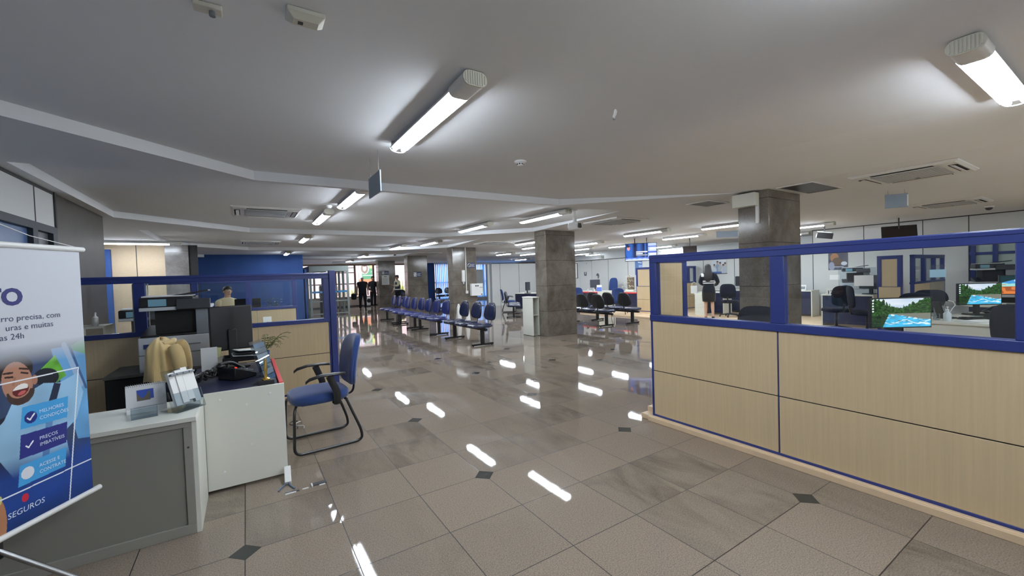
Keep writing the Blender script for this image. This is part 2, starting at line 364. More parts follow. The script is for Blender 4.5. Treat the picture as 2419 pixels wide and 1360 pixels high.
for y_ in (6.50, 5.99, 4.3, 2.6, .9, -.8): wf.box(-.06, .012, y_ - .06, y_ + .06, .97, 2.09)
wf.build('window_frame', M_DKFRAME, w1, smooth=False)
MB().box(-.035, -.03, -3.1, 5.93, .97, 2.09).build('pane', M_FILM, w1); MB().box(-.035, -.03, 6.05, 6.44, .97, 2.09).build('pane', M_FILM2, w1)
struct('column_2', MB().box(-2.7, -1.735, 6.572, 8.44, 0, ZC), M_GRAN2, smooth=False)

# granite columns of the hall
for k, (yf, d) in enumerate(((2.9, .42), (7.92, .44), (13.22, .44), (17.98, .44), (22.78, .44))):
    struct('column_%d' % (k + 3), MB().box(6.05, 6.97, yf, yf + d, 0, ZC - .002), M_GRAN, smooth=False, bevel=.006)

# street front: low wall, lintel, glazing in brown frames, daylight outside
M_SILL = mat('sill_wall_paint', (176, 158, 148), 0.7); M_MULL = mat('brown_window_frame', (112, 92, 84), 0.5); M_LINT = mat('lintel_paint', (206, 186, 172), 0.8)
struct('wall_front', MB().box(1.8, 10.1, 26.0, 26.2, 0, .53, 0).box(1.8, 10.1, 25.98, 26.2, 2.5, ZC, 1).box(10.1, 10.5, 26.0, 26.2, 0, ZC, 2).box(10.5, 17.2, 26.0, 26.2, 0, .12, 0).box(17.2, 26.7, 26.0, 26.2, 0, ZC, 1), [M_SILL, M_LINT, M_BLUEWALL], smooth=False)
struct('baseboard_front', MB().box(1.82, 10.08, 25.97, 25.999, 0.001, .07), M_SEAM, smooth=False)
w2 = thing('window_2', 'wide street window in brown frames above a low wall', 'window', (0, 26.1, 0)); w2['kind'] = 'structure'
f2 = MB().box(1.8, 10.1, -.05, .05, .53, .59).box(1.8, 10.1, -.05, .05, 2.44, 2.5).box(1.8, 5.54, -.04, .04, 2.3, 2.34)
for x_ in (1.85, 3.3, 4.45, 5.54, 6.63, 7.75, 8.75, 10.05): f2.box(x_ - .05, x_ + .05, -.05, .05, .59, 2.44)
f2.box(1.8, 5.54, -.04, .04, 2.0, 2.05).box(1.8, 5.54, -.04, .04, 1.33, 1.39)
f2.build('window_frame', M_MULL, w2, smooth=False)
MB().box(1.9, 10.0, -.005, .005, .59, 2.44).build('pane', M_GLASS, w2)
w3 = thing('window_3', 'window wall behind pale blue vertical blinds', 'window', (0, 26.1, 0)); w3['kind'] = 'structure'
f3 = MB().box(10.5, 17.2, -.05, .05, .12, .2).box(10.5, 17.2, -.05, .05, 2.46, 2.55).box(10.5, 17.2, -.04, .04, 1.2, 1.27)
for x_ in (10.55, 11.75, 13.0, 14.3, 15.6, 17.15): f3.box(x_ - .05, x_ + .05, -.05, .05, .2, 2.46)
f3.build('window_frame', M_MULL, w3, smooth=False); MB().box(10.6, 17.1, -.005, .005, .2, 2.46).build('pane', M_GLASS, w3)
def trans_mat(name, col, mixf=0.6):
    m = bpy.data.materials.new(name); m.use_nodes = True; t = NT(m); t.n.remove(t.n['Principled BSDF'])
    a = t.node('ShaderNodeBsdfTranslucent'); b = t.node('ShaderNodeBsdfDiffuse'); x = t.node('ShaderNodeMixShader'); x.inputs[0].default_value = 1 - mixf
    for q in (a, b): q.inputs[0].default_value = (*lin(col), 1)
    t.l.new(a.outputs[0], x.inputs[1]); t.l.new(b.outputs[0], x.inputs[2]); t.l.new(x.outputs[0], t.n['Material Output'].inputs['Surface']); return m
M_BLIND = trans_mat('blue_blind_fabric', (126, 184, 255), 0.92)
bl = thing('vertical_blind', 'pale blue vertical blind glowing with daylight at the far window', 'blind', (0, 25.9, 0))
vb = MB()
for k in range(50):
    x_ = 10.56 + k * .13; vb.add([(x_, -.02, .12), (x_ + .125, .02, .12), (x_ + .125, .02, 2.48), (x_, -.02, 2.48)], [(0, 1, 2, 3)])
vb.build('slats', M_BLIND, bl, smooth=False); MB().box(10.5, 17.2, -.03, .03, 2.48, 2.53).build('headrail', M_WHITE2, bl)
# outside
struct('pavement_outside', MB().add([(-4, 26.2, -.02), (27, 26.2, -.02), (27, 42, -.02), (-4, 42, -.02)], [(0, 1, 2, 3)]), mat('pavement', (170, 158, 150), 0.9))
M_PINK = mat('pink_house_wall', (226, 196, 192), 0.85)
struct('wall_house_outside', MB().box(-3, 9.3, 32, 32.2, 0, 6).box(9.3, 20, 34, 34.2, 0, 4.5), M_PINK, smooth=False)
sb = thing('signboard', 'outdoor signboard with a round portrait on green beside orange panel', 'sign', (0, 30.5, 0))
def sign_fn(X, Z):
    im = np.zeros(X.shape + (3,)); im[:] = L3((92, 140, 104)); im[X < 6.95] = L3((226, 216, 222))
    put(im, ell_mask(X, Z, 7.15, 2.42, .30, .42), (238, 232, 226)); put(im, ell_mask(X, Z, 7.15, 2.4, .26, .37), (140, 116, 104)); put(im, ell_mask(X, Z, 7.15, 2.42, .12, .21), (232, 196, 178)); put(im, ell_mask(X, Z, 7.15, 2.62, .14, .09), (96, 70, 60))
    put(im, (X > 7.5) & (Z > 2.4), (224, 214, 120)); put(im, (Z < 1.62), (214, 132, 96)); put(im, (np.abs(Z - 1.9) < .03) & (X > 7.0), (224, 230, 222)); return im
picture('sign_print', 6.75, 7.72, 1.1, 2.95, 60, 90, sign_fn, M_PRINT, sb); MB().box(6.74, 7.73, .01, .06, 1.08, 2.97).box(6.8, 6.88, .01, .07, 0, 1.1).box(7.6, 7.68, .01, .07, 0, 1.1).build('sign_frame', M_MULL, sb)
sb2 = thing('signboard', 'plain orange outdoor board seen between the granite columns', 'sign', (0, 31, 0))
MB().box(8.65, 9.3, 0, .05, .9, 2.0).build('board', mat('orange_board', (214, 140, 100), 0.7), sb2); MB().box(8.9, 9.05, .01, .04, 0, .9).build('post', M_MULL, sb2)
M_LEAF = mat('yellow_green_leaf', (196, 198, 110), 0.6, noise=((8, 8, 8), 0.25))
def blade_plant(label, loc, h, n, seed):
    r = random.Random(seed); t = thing('spiky_plant', label, 'plant', loc, 0, 'spiky plants outside the street window'); mb = MB()
    for k in range(n):
        a = r.uniform(0, 2 * PI); L = h * r.uniform(.6, 1.05); sp = r.uniform(.25, .75); w = .018
        pts = [(math.cos(a) * sp * L * u ** 1.4, math.sin(a) * sp * L * u ** 1.4, .3 + L * (u - .35 * u * u * sp)) for u in (0, .3, .6, .85, 1)]
        q = (-math.sin(a), math.cos(a)); vs = []
        for (x, y, z), ww in zip(pts, (1, 1.3, 1, .6, .05)): vs += [(x - q[0] * w * ww, y - q[1] * w * ww, z), (x + q[0] * w * ww, y + q[1] * w * ww, z)]
        mb.add(vs, [(2 * i, 2 * i + 1, 2 * i + 3, 2 * i + 2) for i in range(4)])
    mb.build('foliage', M_LEAF, t); MB().lathe([(.16, 0), (.2, .26), (.22, .3), (.19, .31)], n=14).build('pot', mat('terracotta', (150, 104, 84), 0.8), t)
blade_plant('yellow green spiky plant outside the window beside the glass door box', (5.0, 26.9, 0), 1.0, 60, 1)
blade_plant('spiky plant outside, partly behind the bald man in black', (5.7, 27.3, 0), .9, 44, 2)
blade_plant('tall spiky plant outside, seen between the two farthest columns', (8.75, 27.2, 0), 1.5, 60, 3)
# ================================================================ ceiling fixtures
def capsule(w, h, n=7):
    r = h / 2; P = []
    for k in range(n + 1): a = -PI / 2 + PI * k / n; P.append((w / 2 - r + r * math.cos(a), r * math.sin(a)))
    for k in range(n + 1): a = PI / 2 + PI * k / n; P.append((-w / 2 + r + r * math.cos(a), r * math.sin(a)))
    return P
def make_fixture(label, loc, rotz, group):
    """surface fluorescent fixture: unlit ballast end at y=0, two bare tubes running to y=1.42"""
    t = thing('fluorescent_fixture', label, 'ceiling light', loc, rotz, group)
    P = [(x, z - .045) for x, z in capsule(.15, .08)]
    MB().prism(P, .006, .20, 'y').box(-.035, .035, .20, 1.40, -.022, 0).build('housing', M_WHITE2, t, angle=30)
    cp = MB().prism([(x * 1.03, (z + .045) * 1.05 - .045) for x, z in P], -.008, .006, 'y')
    for k in range(9):
        x = -.06 + .015 * k; hh = .036 if abs(x) < .05 else .024
        cp.box(x - .0035, x + .0035, -.013, -.008, -.045 - hh, -.045 + hh)
    cp.build('end_cap', M_CREAM, t, smooth=False)
    rf = MB(); pr = [(-.074, -.060), (-.062, -.036), (-.03, -.024), (0, -.03), (.03, -.024), (.062, -.036), (.074, -.060)]
    rf.prism(pr + [(x, z + .004) for x, z in reversed(pr)], .2, 1.40, 'y'); rf.build('reflector', M_REFL, t, angle=60)
    for s in (-1, 1): MB().tube([(s * .036, .205, -.064), (s * .036, 1.40, -.064)], .0165, 10).build('tube', M_TUBE, t)
    g = MB(); g.tube([(.07 * math.cos(a), 1.405 + .012, -.05 + .034 * math.sin(a)) for a in [PI * k / 10 + PI for k in range(11)]], .004, 6)
    g.box(-.06, .06, 1.40, 1.415, -.05, -.002); g.build('end_bracket', M_WHITE2, t)
    return t
FIX = []
def fixture(x, y, label, group, z=ZC, rz=0.0):
    """x, y: the middle of the lit tubes"""
    off = Vector((0, .8, 0)); off.rotate(Euler((0, 0, rz))); loc = (x - off.x, y - off.y, z - .001)
    if not FIX: FIX.append(make_fixture(label, loc, rz, group)); return FIX[0]
    return dup(FIX[0], loc, rz, label, group)
G1 = 'tube lights in the row over the aisle beside the glass door box'; G2 = 'tube lights in the row over the blue benches'; G3 = 'tube lights over the counters and the white partition'
o5 = ('biggest lit tube light, alone above the blue visitor chair side of the aisle', 'second lit tube light along the aisle row, just behind the thin hanging sign', 'third lit tube light along the aisle row', 'fourth lit tube light along the aisle row', 'last lit tube light along the aisle row, in front of the blue wall')
for (x, y), l in zip(((1.15, 2.92), (1.265, 6.02), (1.17, 7.96), (1.32, 11.9), (1.34, 17.5)), o5): fixture(x, y, l, G1, ZU)
o6 = ('tube light whose end carries the white security camera, before the column with the white podium', 'tube light over the dark front bench, second of the bench row', 'tube light third of the bench row, before the column with the white wall box', 'tube light fourth of the bench row', 'tube light fifth of the bench row, towards the street window', 'last tube light of the bench row, closest to the street window')
for (x, y), l in zip(((4.72, 6.3), (4.35, 8.35), (4.75, 11.98), (4.36, 14.0), (4.37, 18.94), (4.71, 23.4)), o6): fixture(x, y, l, G2, ZU - (.04 if y in (6.3, 11.98) else .015))
hall = [(9.6, 5.53, 'long tube light just before the big granite column, over the framed ceiling hatch'), (8.9, 7.41, 'tube light above and before the lit television screen'), (11.2, 7.9, 'tube light between the lit television and the narrow dark screen'),
        (9.8, 10.6, 'tube light beside the podium column, first of two behind it towards the television'), (7.4, 10.6, 'tube light between the two middle columns, the closer of the pair there'), (8.75, 12.2, 'tube light half hidden behind the podium column'),
        (9.87, 16.0, 'tube light between the middle columns, above the edge of the white rear partition'), (11.2, 16.0, 'tube light above the white rear partition, level with the podium column'), (14.3, 21.2, 'small tube light beyond the white rear partition'),
        (11.6, 12.9, 'tube light just emerging from behind the podium column, low one'), (14.4, 15.9, 'tube light above the small washroom door'), (15.7, 16.3, 'tube light over the hall beyond the washroom door'),
        (12.1, 11.1, 'tube light before the lit television, over the red edged counter'), (14.45, 11.2, 'tube light appearing behind the lit television screen'), (16.3, 12.0, 'tube light behind the narrow dark screen, over the far hall'),
        (12.1, 5.1, 'upper of two tube lights emerging behind the big granite column'), (14.5, 6.6, 'lower of two tube lights emerging behind the big granite column'), (20.4, 8.3, 'far tube light under the dark hanging speaker box'),
        (20.6, 12.9, 'far tube light between the narrow dark screen and the big column'), (23.2, 17.8, 'farthest tube light, just above the blue corner of the wooden screen')]
for x, y, l in hall: fixture(x, y, l, G3)
fixture(4.02, .56, 'large tube light running crosswise high above the wooden screen', 'crosswise tube lights', ZU, PI * 1.5)
fixture(-2.05, 12.5, 'crosswise tube light before the beige wall of the recess', 'crosswise tube lights', ZC, PI / 2)
fixture(1.62, .42, 'crosswise tube light just above the photo edge', 'crosswise tube lights', ZU, PI * 1.5)
fixture(2.3, -1.9, 'unseen tube light added behind the photographer, before the wooden screens', 'crosswise tube lights', ZU, PI * 1.5)  # out of view, added to brighten the wooden screens
fixture(6.8, -.6, 'crosswise tube light over the desk with the river picture monitors', 'crosswise tube lights', ZC, PI * 1.5)
fixture(10.6, -.8, 'crosswise tube light over the shelf screen by the white wall', 'crosswise tube lights', ZC, PI * 1.5)

def make_ac(label, loc, rotz=0.0):
    t = thing('ceiling_cassette', label, 'air conditioner', loc, rotz, 'ceiling air conditioner cassettes')
    P = .47; q = P - .03
    MB().loft([[(a * P, b * P, -.001) for a, b in ((-1, -1), (1, -1), (1, 1), (-1, 1))], [(a * P, b * P, -.012) for a, b in ((-1, -1), (1, -1), (1, 1), (-1, 1))], [(a * q, b * q, -.03) for a, b in ((-1, -1), (1, -1), (1, 1), (-1, 1))]]).build('face_panel', M_WHITE2, t, smooth=False)
    for k in range(4):
        sl = MB().box(-.27, .27, -.43, -.355, -.033, -.0302); o = sl.build('air_slot', M_BLACKM, t, smooth=False); o.rotation_euler = (0, 0, k * PI / 2)
        f = MB().obox((0, -.385, -.036), .265, .024, .003, (math.radians(18), 0, 0)).build('louver', M_WHITE2, o, smooth=False)
    gr = MB().box(-.3, .3, -.3, .3, -.036, -.0302)
    for k in range(19): gr.box(-.28, .28, -.28 + .031 * k, -.268 + .031 * k, -.04, -.036)
    gr.build('intake_grille', M_LGREY, t, smooth=False)
    MB().box(.2, .27, -.02, .02, -.041, -.036).build('badge', M_MGREY, t, smooth=False)
    return t
ac0 = make_ac('ceiling air conditioner cassette over the wood and glass screen', (6.75, 1.62, ZC))
for x, y, l in ((.33, 7.8, 'ceiling air conditioner cassette beside the second aisle tube light'), (.4, 13.4, 'far ceiling air conditioner cassette above the glazed screen posts'), (10.85, 2.1, 'smaller looking ceiling air conditioner cassette close to the white panelled wall'),
                (6.5, 6.1, 'ceiling air conditioner cassette beside the security camera'), (6.6, 11.3, 'ceiling air conditioner cassette behind the podium column, over the benches'), (6.3, 16.2, 'dim ceiling air conditioner cassette over the farthest benches')):
    dup(ac0, (x, y, (ZU if (y, x) in ((7.8, .33), (13.4, .4)) else ZC)), 0, l)
# small things on the ceiling
def disc(name, label, cat, loc, prof, m, n=24):
    t = thing(name, label, cat, loc); MB().lathe(prof, n=n).build('housing', m, t, angle=35); return t
sd = disc('smoke_detector', 'white smoke detector with slotted foot on the plain ceiling', 'smoke detector', (2.42, 3.55, ZU), [(.0, -.001), (.062, -.001), (.062, -.012), (.05, -.02), (.034, -.024), (.032, -.042), (.026, -.046), (0, -.046)], M_WHITE2)
s_ = MB()
for k in range(8): s_.obox((.0325 * math.cos(k * PI / 4), .0325 * math.sin(k * PI / 4), -.033), .0015, .008, .006, (0, 0, k * PI / 4))
s_.build('slot', M_BLACKM, sd, smooth=False)
sd2 = disc('smoke_detector', 'small detector head beside the second aisle tube light', 'smoke detector', (1.12, 6.87, ZU), [(0, -.001), (.05, -.001), (.05, -.02), (.03, -.045), (0, -.05)], M_WHITE2)
em = thing('emergency_light', 'pale angular emergency lamp near the top edge of the photo', 'emergency lamp', (.27, 2.04, ZU))
MB().loft([[(a * .075, b * .05, -.001) for a, b in ((-1, -1), (1, -1), (1, 1), (-1, 1))], [(a * .075, b * .05, -.018) for a, b in ((-1, -1), (1, -1), (1, 1), (-1, 1))], [(a * .05, b * .025, -.04) for a, b in ((-1, -1), (1, -1), (1, 1), (-1, 1))]]).build('body', M_CREAM, em, bevel=.003)
MB().box(-.03, -.01, -.01, .01, -.043, -.04).build('lens', M_DGREY, em)
sp = thing('sprinkler', 'small ceiling fitting with two dark holes cut off by the photo top', 'ceiling fitting', (-.085, 2.17, ZU))
MB().box(-.05, .05, -.03, .03, -.02, -.001).build('plate', M_CREAM, sp, bevel=.003); MB().tube([(.015, 0, -.02), (.015, 0, -.04)], .012, 8).build('nozzle', M_MGREY, sp)
hk = thing('ceiling_clip', 'thin white clip standing out of the ceiling between lights', 'clip', (2.3, 2.14, ZU)); MB().obox((0, 0, -.03), .016, .006, .03, (.25, .1, .5)).build('clip_plate', M_WHITE2, hk); MB().obox((.004, .01, -.05), .004, .008, .016, (.25, .1, .5)).build('prong', M_MGREY, hk)
def dome(label, loc):
    t = thing('dome_camera', label, 'security camera', loc); MB().lathe([(.075, -.001), (.075, -.025), (.06, -.03)], n=20).build('base', M_WHITE2, t)
    MB().sup((0, 0, -.03), (.055, .055, .05)).build('dome', M_DGREY, t); return t
dome('dark dome camera on the ceiling near the white panelled wall', (12.4, 1.85, ZC)); dome('dark dome camera on the ceiling before the street window', (5.59, 18.24, ZU))
# ceiling hatches beside the big column
def hatch(label, loc, w, d):
    t = thing('ceiling_hatch', label, 'hatch', loc); MB().box(-w, w, -d, d, -.004, -.0005).build('opening', M_DGREY, t, smooth=False)
    f = MB()
    for a in ((-w - .02, w + .02, -d - .02, -d), (-w - .02, w + .02, d, d + .02), (-w - .02, -w, -d, d), (w, w + .02, -d, d)): f.box(*a, -.012, -.0005)
    f.build('frame', M_WHITE2, t, smooth=False)
hatch('square dark ceiling hatch touching the big granite column', (6.55, 2.6, ZC), .44, .2); hatch('slim dark ceiling hatch behind the white box on the big column', (6.35, 3.97, ZC), .26, .18)
# hanging blank signs (seen from behind or edge on)
M_SIGN = mat('grey_sign_sheet', (142, 156, 172), 0.5)
def hang_sign(label, loc, rz, w, h, drop):
    t = thing('hanging_sign', label, 'sign', loc, rz)
    MB().box(-w / 2, w / 2, -.006, .006, -drop - h, -drop).build('sheet', M_SIGN, t, bevel=.002)
    for s in (-1, 1):
        MB().tube([(s * w * .36, 0, -.001), (s * w * .36, 0, -drop + .01)], .0018, 5).build('wire', M_MGREY, t)
        MB().tube([(s * w * .36, .0, -drop + .012), (s * w * .36 + .008, 0, -drop), (s * w * .36, 0, -drop - .012)], .003, 5).build('hook', M_MGREY, t)
    MB().box(w / 2 - .012, w / 2 + .004, -.008, .008, -drop - h + .02, -drop - .02).build('edge_clip', M_WHITE2, t)
hang_sign('thin grey sign hanging before the second aisle tube light', (1.05, 3.95, ZU), PI / 2, .40, .19, .19)
hang_sign('small square grey sign hanging above the white wall screen', (8.05, 2.1, ZC), -1.0, .26, .2, .06)
hang_sign('pale hanging sign just beside the shaft of the big granite column', (11.2, 6.45, ZC), -.9, .55, .17, .02)
# white security camera under the first light of the bench row
sc = thing('security_camera', 'white boxy security camera hanging above the podium column', 'security camera', (4.765, 5.40, ZC + .014), math.radians(190))
MB().lathe([(.05, -.001), (.05, -.012), (.0, -.012)], n=16).build('ceiling_plate', M_WHITE2, sc)
MB().box(-.022, -.012, -.008, .008, -.15, -.012).box(.012, .022, -.008, .008, -.15, -.012).box(-.03, .03, -.02, .02, -.2, -.13).build('bracket', M_WHITE2, sc, bevel=.003)
MB().prism([(-.075, -.03), (-.055, .05), (.055, .05), (.075, -.03), (.05, -.075), (-.05, -.075)], -.1, .1, 'y').build('body', M_WHITE2, sc, bevel=.006).location = (0, 0, -.26)
o = MB().prism([(-.05, -.03), (-.035, .03), (.035, .03), (.05, -.03), (.03, -.05), (-.03, -.05)], .1, .108, 'y').build('lens_window', M_DGREY, sc); o.location = (0, 0, -.26)
MB().tube([(-.05, .05, -.335), (-.09, .05, -.31), (-.1, .05, -.26)], .005, 6).build('cable', M_WHITE2, sc)

# ================================================================ television and dark screens hanging in the hall
def hang_screen(label, loc, rz, w, h, drop, m, fn=None, tilt=-.18, cat='television', name='television'):
    t = thing(name, label, cat, loc, rz)
    for s in ((-.18, .18) if w > .8 else (0,)): MB().tube([(s, .04, -.001), (s, .04, -drop - h * .5)], .014, 8).build('hanger_pole', M_BMETAL, t)
    b = MB().box(-w / 2, w / 2, 0, .05, -h / 2, h / 2).build('bezel', M_BLACK, t, bevel=.004); b.location = (0, 0, -drop - h / 2); b.rotation_euler = (tilt, 0, 0)
    if fn: p = picture('screen', -w / 2 + .015, w / 2 - .015, -h / 2 + .015, h / 2 - .015, 80, 48, fn, m, b, -.002)
    else: MB().box(-w / 2 + .015, w / 2 - .015, -.003, -.0005, -h / 2 + .015, h / 2 - .015).build('screen', m, b, smooth=False)
    return t
def tv_fn(X, Z):
    im = np.zeros(X.shape + (3,)); im[:] = L3((22, 58, 122)); im += (vnoise(X, Z * 0, 22, 3)[..., None] - .4) * L3((60, 120, 210)) * .8
    put(im, ell_mask(X, Z, -.36, .0, .085, .19), (38, 96, 190)); put(im, ell_mask(X, Z, -.37, .13, .045, .075), (214, 150, 140)); put(im, ell_mask(X, Z, -.375, .19, .047, .03), (60, 40, 40))
    put(im, (X > .22), (178, 196, 236)); put(im, (X > .22) & (np.abs(Z - .165) < .02), (90, 110, 200)); put(im, (X > .22) & (np.abs(Z + .01) < .02), (70, 90, 190)); put(im, (X > .27) & (np.abs(Z - .09) < .03), (214, 222, 240)); put(im, (X > .27) & (np.abs(Z + .075) < .03), (220, 226, 240))
    put(im, (np.abs(Z - .005) < .018) & (X > -.14) & (X < .2), (226, 228, 232)); put(im, (np.abs(Z + .05) < .02) & (X > -.14) & (X < .06), (214, 218, 224)); put(im, (np.abs(Z + .10) < .018) & (X > -.14) & (X < .2), (150, 152, 160))
    put(im, Z < -.165, (150, 176, 236)); put(im, (Z < -.165) & (Z > -.19), (70, 100, 210)); put(im, (Z < -.225), (206, 216, 244)); put(im, (np.abs(Z + .207) < .008) & (np.sin(X * 40) > .3), (40, 70, 170)); return im
hang_screen('lit blue television hanging before the white wall', (10.45, 8.8, ZC), -.92, .95, .56, .16, M_SCREEN, tv_fn, -.08)
M_DARKSCR = mat('dark_glossy_screen', (24, 14, 18), 0.06, spec=0.8)
hang_screen('dark glossy screen hanging before the white panelled wall', (12.9, 3.32, ZC), -1.22, .62, .36, .17, M_DARKSCR, None, -.35)
hang_screen('narrow dark screen hanging above the woman in black and white', (12.3, 8.35, ZC), -.95, .42, .30, .26, M_DARKSCR, None, -.2)
pj_ = thing('hanging_speaker', 'black box speaker hanging from a pole beside the big column', 'speaker', (12.75, 4.75, ZC), -1.1)
MB().tube([(0, 0, -.001), (0, 0, -.2)], .014, 8).build('pole', M_BMETAL, pj_); MB().obox((0, 0, -.27), .17, .09, .075, (.15, .16, 0)).build('cabinet', M_BLACK, pj_, bevel=.008); MB().obox((0, .02, -.185), .15, .08, .012, (.15, .16, 0)).build('tray', M_WHITE2, pj_, bevel=.004)

# ================================================================ waiting benches: three seats on a beam, backs towards +x
def make_bench(label, loc, rotz, vinyl, group):
    t = thing('waiting_bench', label, 'bench', loc, rotz, group)
    MB().box(-.03, .03, 0.05, 1.90, .33, .385).build('beam', M_BMETAL, t, bevel=.004)
    for y in (.24, 1.66):
        lg = MB().box(-.035, .035, y - .035, y + .035, .035, .33); lg.box(-.26, .26, y - .026, y + .026, .012, .05)
        lg.build('leg', M_BMETAL, t, bevel=.004)
        for s in (-1, 1): MB().lathe([(.018, 0), (.018, .012), (.01, .016)], (s * .23, y, 0), 10).build('foot_pad', M_BLACK, t)
    for k in range(3):
        y = .31 + .64 * k
        def bend(q): return (q.x, q.y, q.z - .10 * max(0, -q.x - .12) ** 1.5 * 4 + .03 * max(0, q.x - .1))
        s = MB().sup((-.02, y, .432), (.245, .275, .042), .45, .62, 28, 10, fn=bend).build('seat', vinyl, t, angle=80)
        MB().box(-.14, .14, y - .12, y + .12, .384, .402).build('seat_plate', M_BMETAL, s)
        def egg(q): w = 1 - .16 * (q.z / .2) - .10 * (q.z / .2) ** 2; return (q.x + .10 * (q.y / .24) ** 2 * -.35, q.y * w, q.z)
        b = MB().sup((.27, y, .715), (.028, .235, .195), .6, .86, 28, 14, rot=(0, .16, 0), fn=egg).build('backrest', vinyl, t, angle=80)
        MB().sup((.291, y, .717), (.018, .238, .198), .6, .86, 28, 10, rot=(0, .16, 0), fn=egg).build('back_shell', M_BLACK, b, angle=80)
        MB().tube([(.05, y, .385), (.2, y, .39), (.255, y, .43), (.285, y, .55), (.305, y, .68)], .017, 8, flat=.5).build('back_bracket', M_BMETAL, b)
    return t
b0 = make_bench('three seat bench in shaded blue vinyl at the front of the waiting row', (4.27, 7.69, 0), 0, M_VINYL_SHADE, 'waiting benches of the long row')
b1 = make_bench('shiny blue three seat bench right behind the dark front bench', (4.24, 10.02, 0), 0, M_VINYL, 'waiting benches of the long row')
dup(b1, (4.28, 11.98, 0), 0, 'shiny blue three seat bench third from the front in the long row'); dup(b1, (4.4, 13.94, 0), 0, 'last shiny blue three seat bench of the long row')
b2 = dup(b0, (8.75, 8.15, 0), PI + .32, 'dark backed bench seen from behind, beside the podium column', 'benches facing the red edged counters'); b2.location = (8.43, 10.01, 0); b2.rotation_euler = (0, 0, PI)
b3 = dup(b0, (9.37, 9.91, 0), PI, 'dark backed bench seen from behind, beside the wooden screen end', 'benches facing the red edged counters')
dup(b0, (8.96, 13.93, 0), math.radians(147), 'dark backed bench partly hidden by the white podium', 'benches facing the red edged counters')
dup(b0, (12.1, 25.0, 0), PI / 2, 'small looking bench of three seats before the blue blinds', 'far benches'); dup(b0, (8.9, 24.6, 0), PI / 2, 'bench end with dark backs behind the guard, between far columns', 'far benches')
# white podium against the column
pd = thing('podium', 'narrow white podium with an open back leaning on the granite column', 'podium', (5.85, 8.24, 0))
MB().box(0, .015, 0, .44, 0.01, .93).build('side_panel', M_WHITE, pd); MB().box(0.015, .19, 0.42, .44, 0.01, .93).build('front_panel', M_WHITE, pd)
MB().box(-.006, .195, -.006, .45, .93, .955).build('top_board', M_WHITE, pd, bevel=.002); MB().box(.015, .19, .01, .42, .5, .515).build('shelf', M_WHITE, pd)
MB().box(.175, .19, 0.005, .42, 0.01, .93).build('side_panel', M_WHITE, pd); cpx = MB()
for a in (.01, .17): cpx.box(a, a + .02, .0, .02, 0, .012).box(a, a + .02, .42, .44, 0, .012)
cpx.build('glide', M_BLACK, pd)
# ================================================================ cubicle screens
def make_screen(label, loc, rotz, mods, H=1.63, mid=(.99, 1.05), lo=.07, split=.5, glazed=True, group=None, th=.07, end_posts=True):
    """runs along local +x; mods = widths of its modules. z 0 is the floor it stands on"""
    t = thing('cubicle_screen', label, 'office screen', loc, rotz, group); L = sum(mods); h = th / 2
    MB().box(-.02, L + .02, -h - .045, h + .045, 0, .045).build('base_strip', M_WOODE, t, bevel=.003)
    fr = MB().box(0, L, -h, h, H - .075, H).box(0, L, -h - .004, h + .004, H - .03, H - .004).box(0, L, -h + .004, h - .004, .045, lo).box(0, L, -h - .008, h + .008, *mid)
    xs = [0]
    for w in mods: xs.append(xs[-1] + w)
    for i, x in enumerate(xs):
        if 0 < i < len(xs) - 1: fr.box(x - .05, x + .05, -h + .002, h - .002, mid[1], H - .075).box(x - .004, x + .004, -h + .006, h - .006, lo, mid[0])
        elif i == 0: fr.box(x, x + .025, -h + .002, h - .002, .045, mid[0]).box(x, x + .075, -h, h, mid[1], H - .075)
        else: fr.box(x - .025, x, -h + .002, h - .002, .045, mid[0]).box(x - .075, x, -h, h, mid[1], H - .075)
    fr.build('frame', M_BLUE, t, bevel=.004)
    for i, w in enumerate(mods):
        a, b = xs[i] + (.025 if i == 0 else .006), xs[i + 1] - (.025 if i == len(mods) - 1 else .006)
        for z0, z1 in ((lo, split - .004), (split + .004, mid[0])): MB().box(a, b, -h + .004, h - .004, z0, z1).build('panel', M_WOOD, t, bevel=.002)
        MB().box(a, b, -h + .012, h - .012, split - .005, split + .005).build('joint_strip', M_SEAM, t, smooth=False)
        a, b = xs[i] + (.075 if i == 0 else .05), xs[i + 1] - (.075 if i == len(mods) - 1 else .05)
        if glazed: MB().box(a, b, -.004, .004, mid[1], H - .075).build('glass_pane', M_GLASS, t, smooth=False)
        else: MB().box(a, b, -h + .006, h - .006, mid[1], H - .075).build('upper_panel', M_WOOD, t, bevel=.002)
    return t
make_screen('long wood and glass office screen facing the granite aisle', (3.38, -.81, 0), PI / 2, (1.17, 1.197, 1.163))
fs_ = make_screen('wood and glass office screen behind the printer and visitor chair', (-1.66, 5.985, 0), 0, (.69, 1.9), H=1.6, mid=(.95, 1.0), split=.54)
MB().box(-.075, .0, -.06, .04, 0, 1.63).build('end_post', M_BLUE, fs_, bevel=.004).location = (2.665, 0, 0)
MB().box(.62, .63, .036, .05, 1.0, 1.52).box(.745, .755, .036, .05, 1.0, 1.52).build('trim_strip', M_CREAM, fs_)
make_screen('rear wood and glass office screen, seen through the front one', (-1.6, 9.45, 0), 0, (.82, .82, .82), H=1.6, mid=(.98, 1.03))
make_screen('tall solid wooden screen corner beside the red edged counter', (11.8, 9.2, .05), PI / 2, (.95,), H=1.6, mid=(.93, .94), split=.47, glazed=False)
make_screen('short solid wooden return behind the blue corner of the long screen', (3.45, 2.77, .05), 0, (.52,), H=1.58, mid=(.93, .94), split=.5, glazed=False)
make_screen('far blue framed shelf screen behind the woman', (13.3, 9.4, .05), 0, (.42, .42), H=1.6, mid=(.98, 1.03))
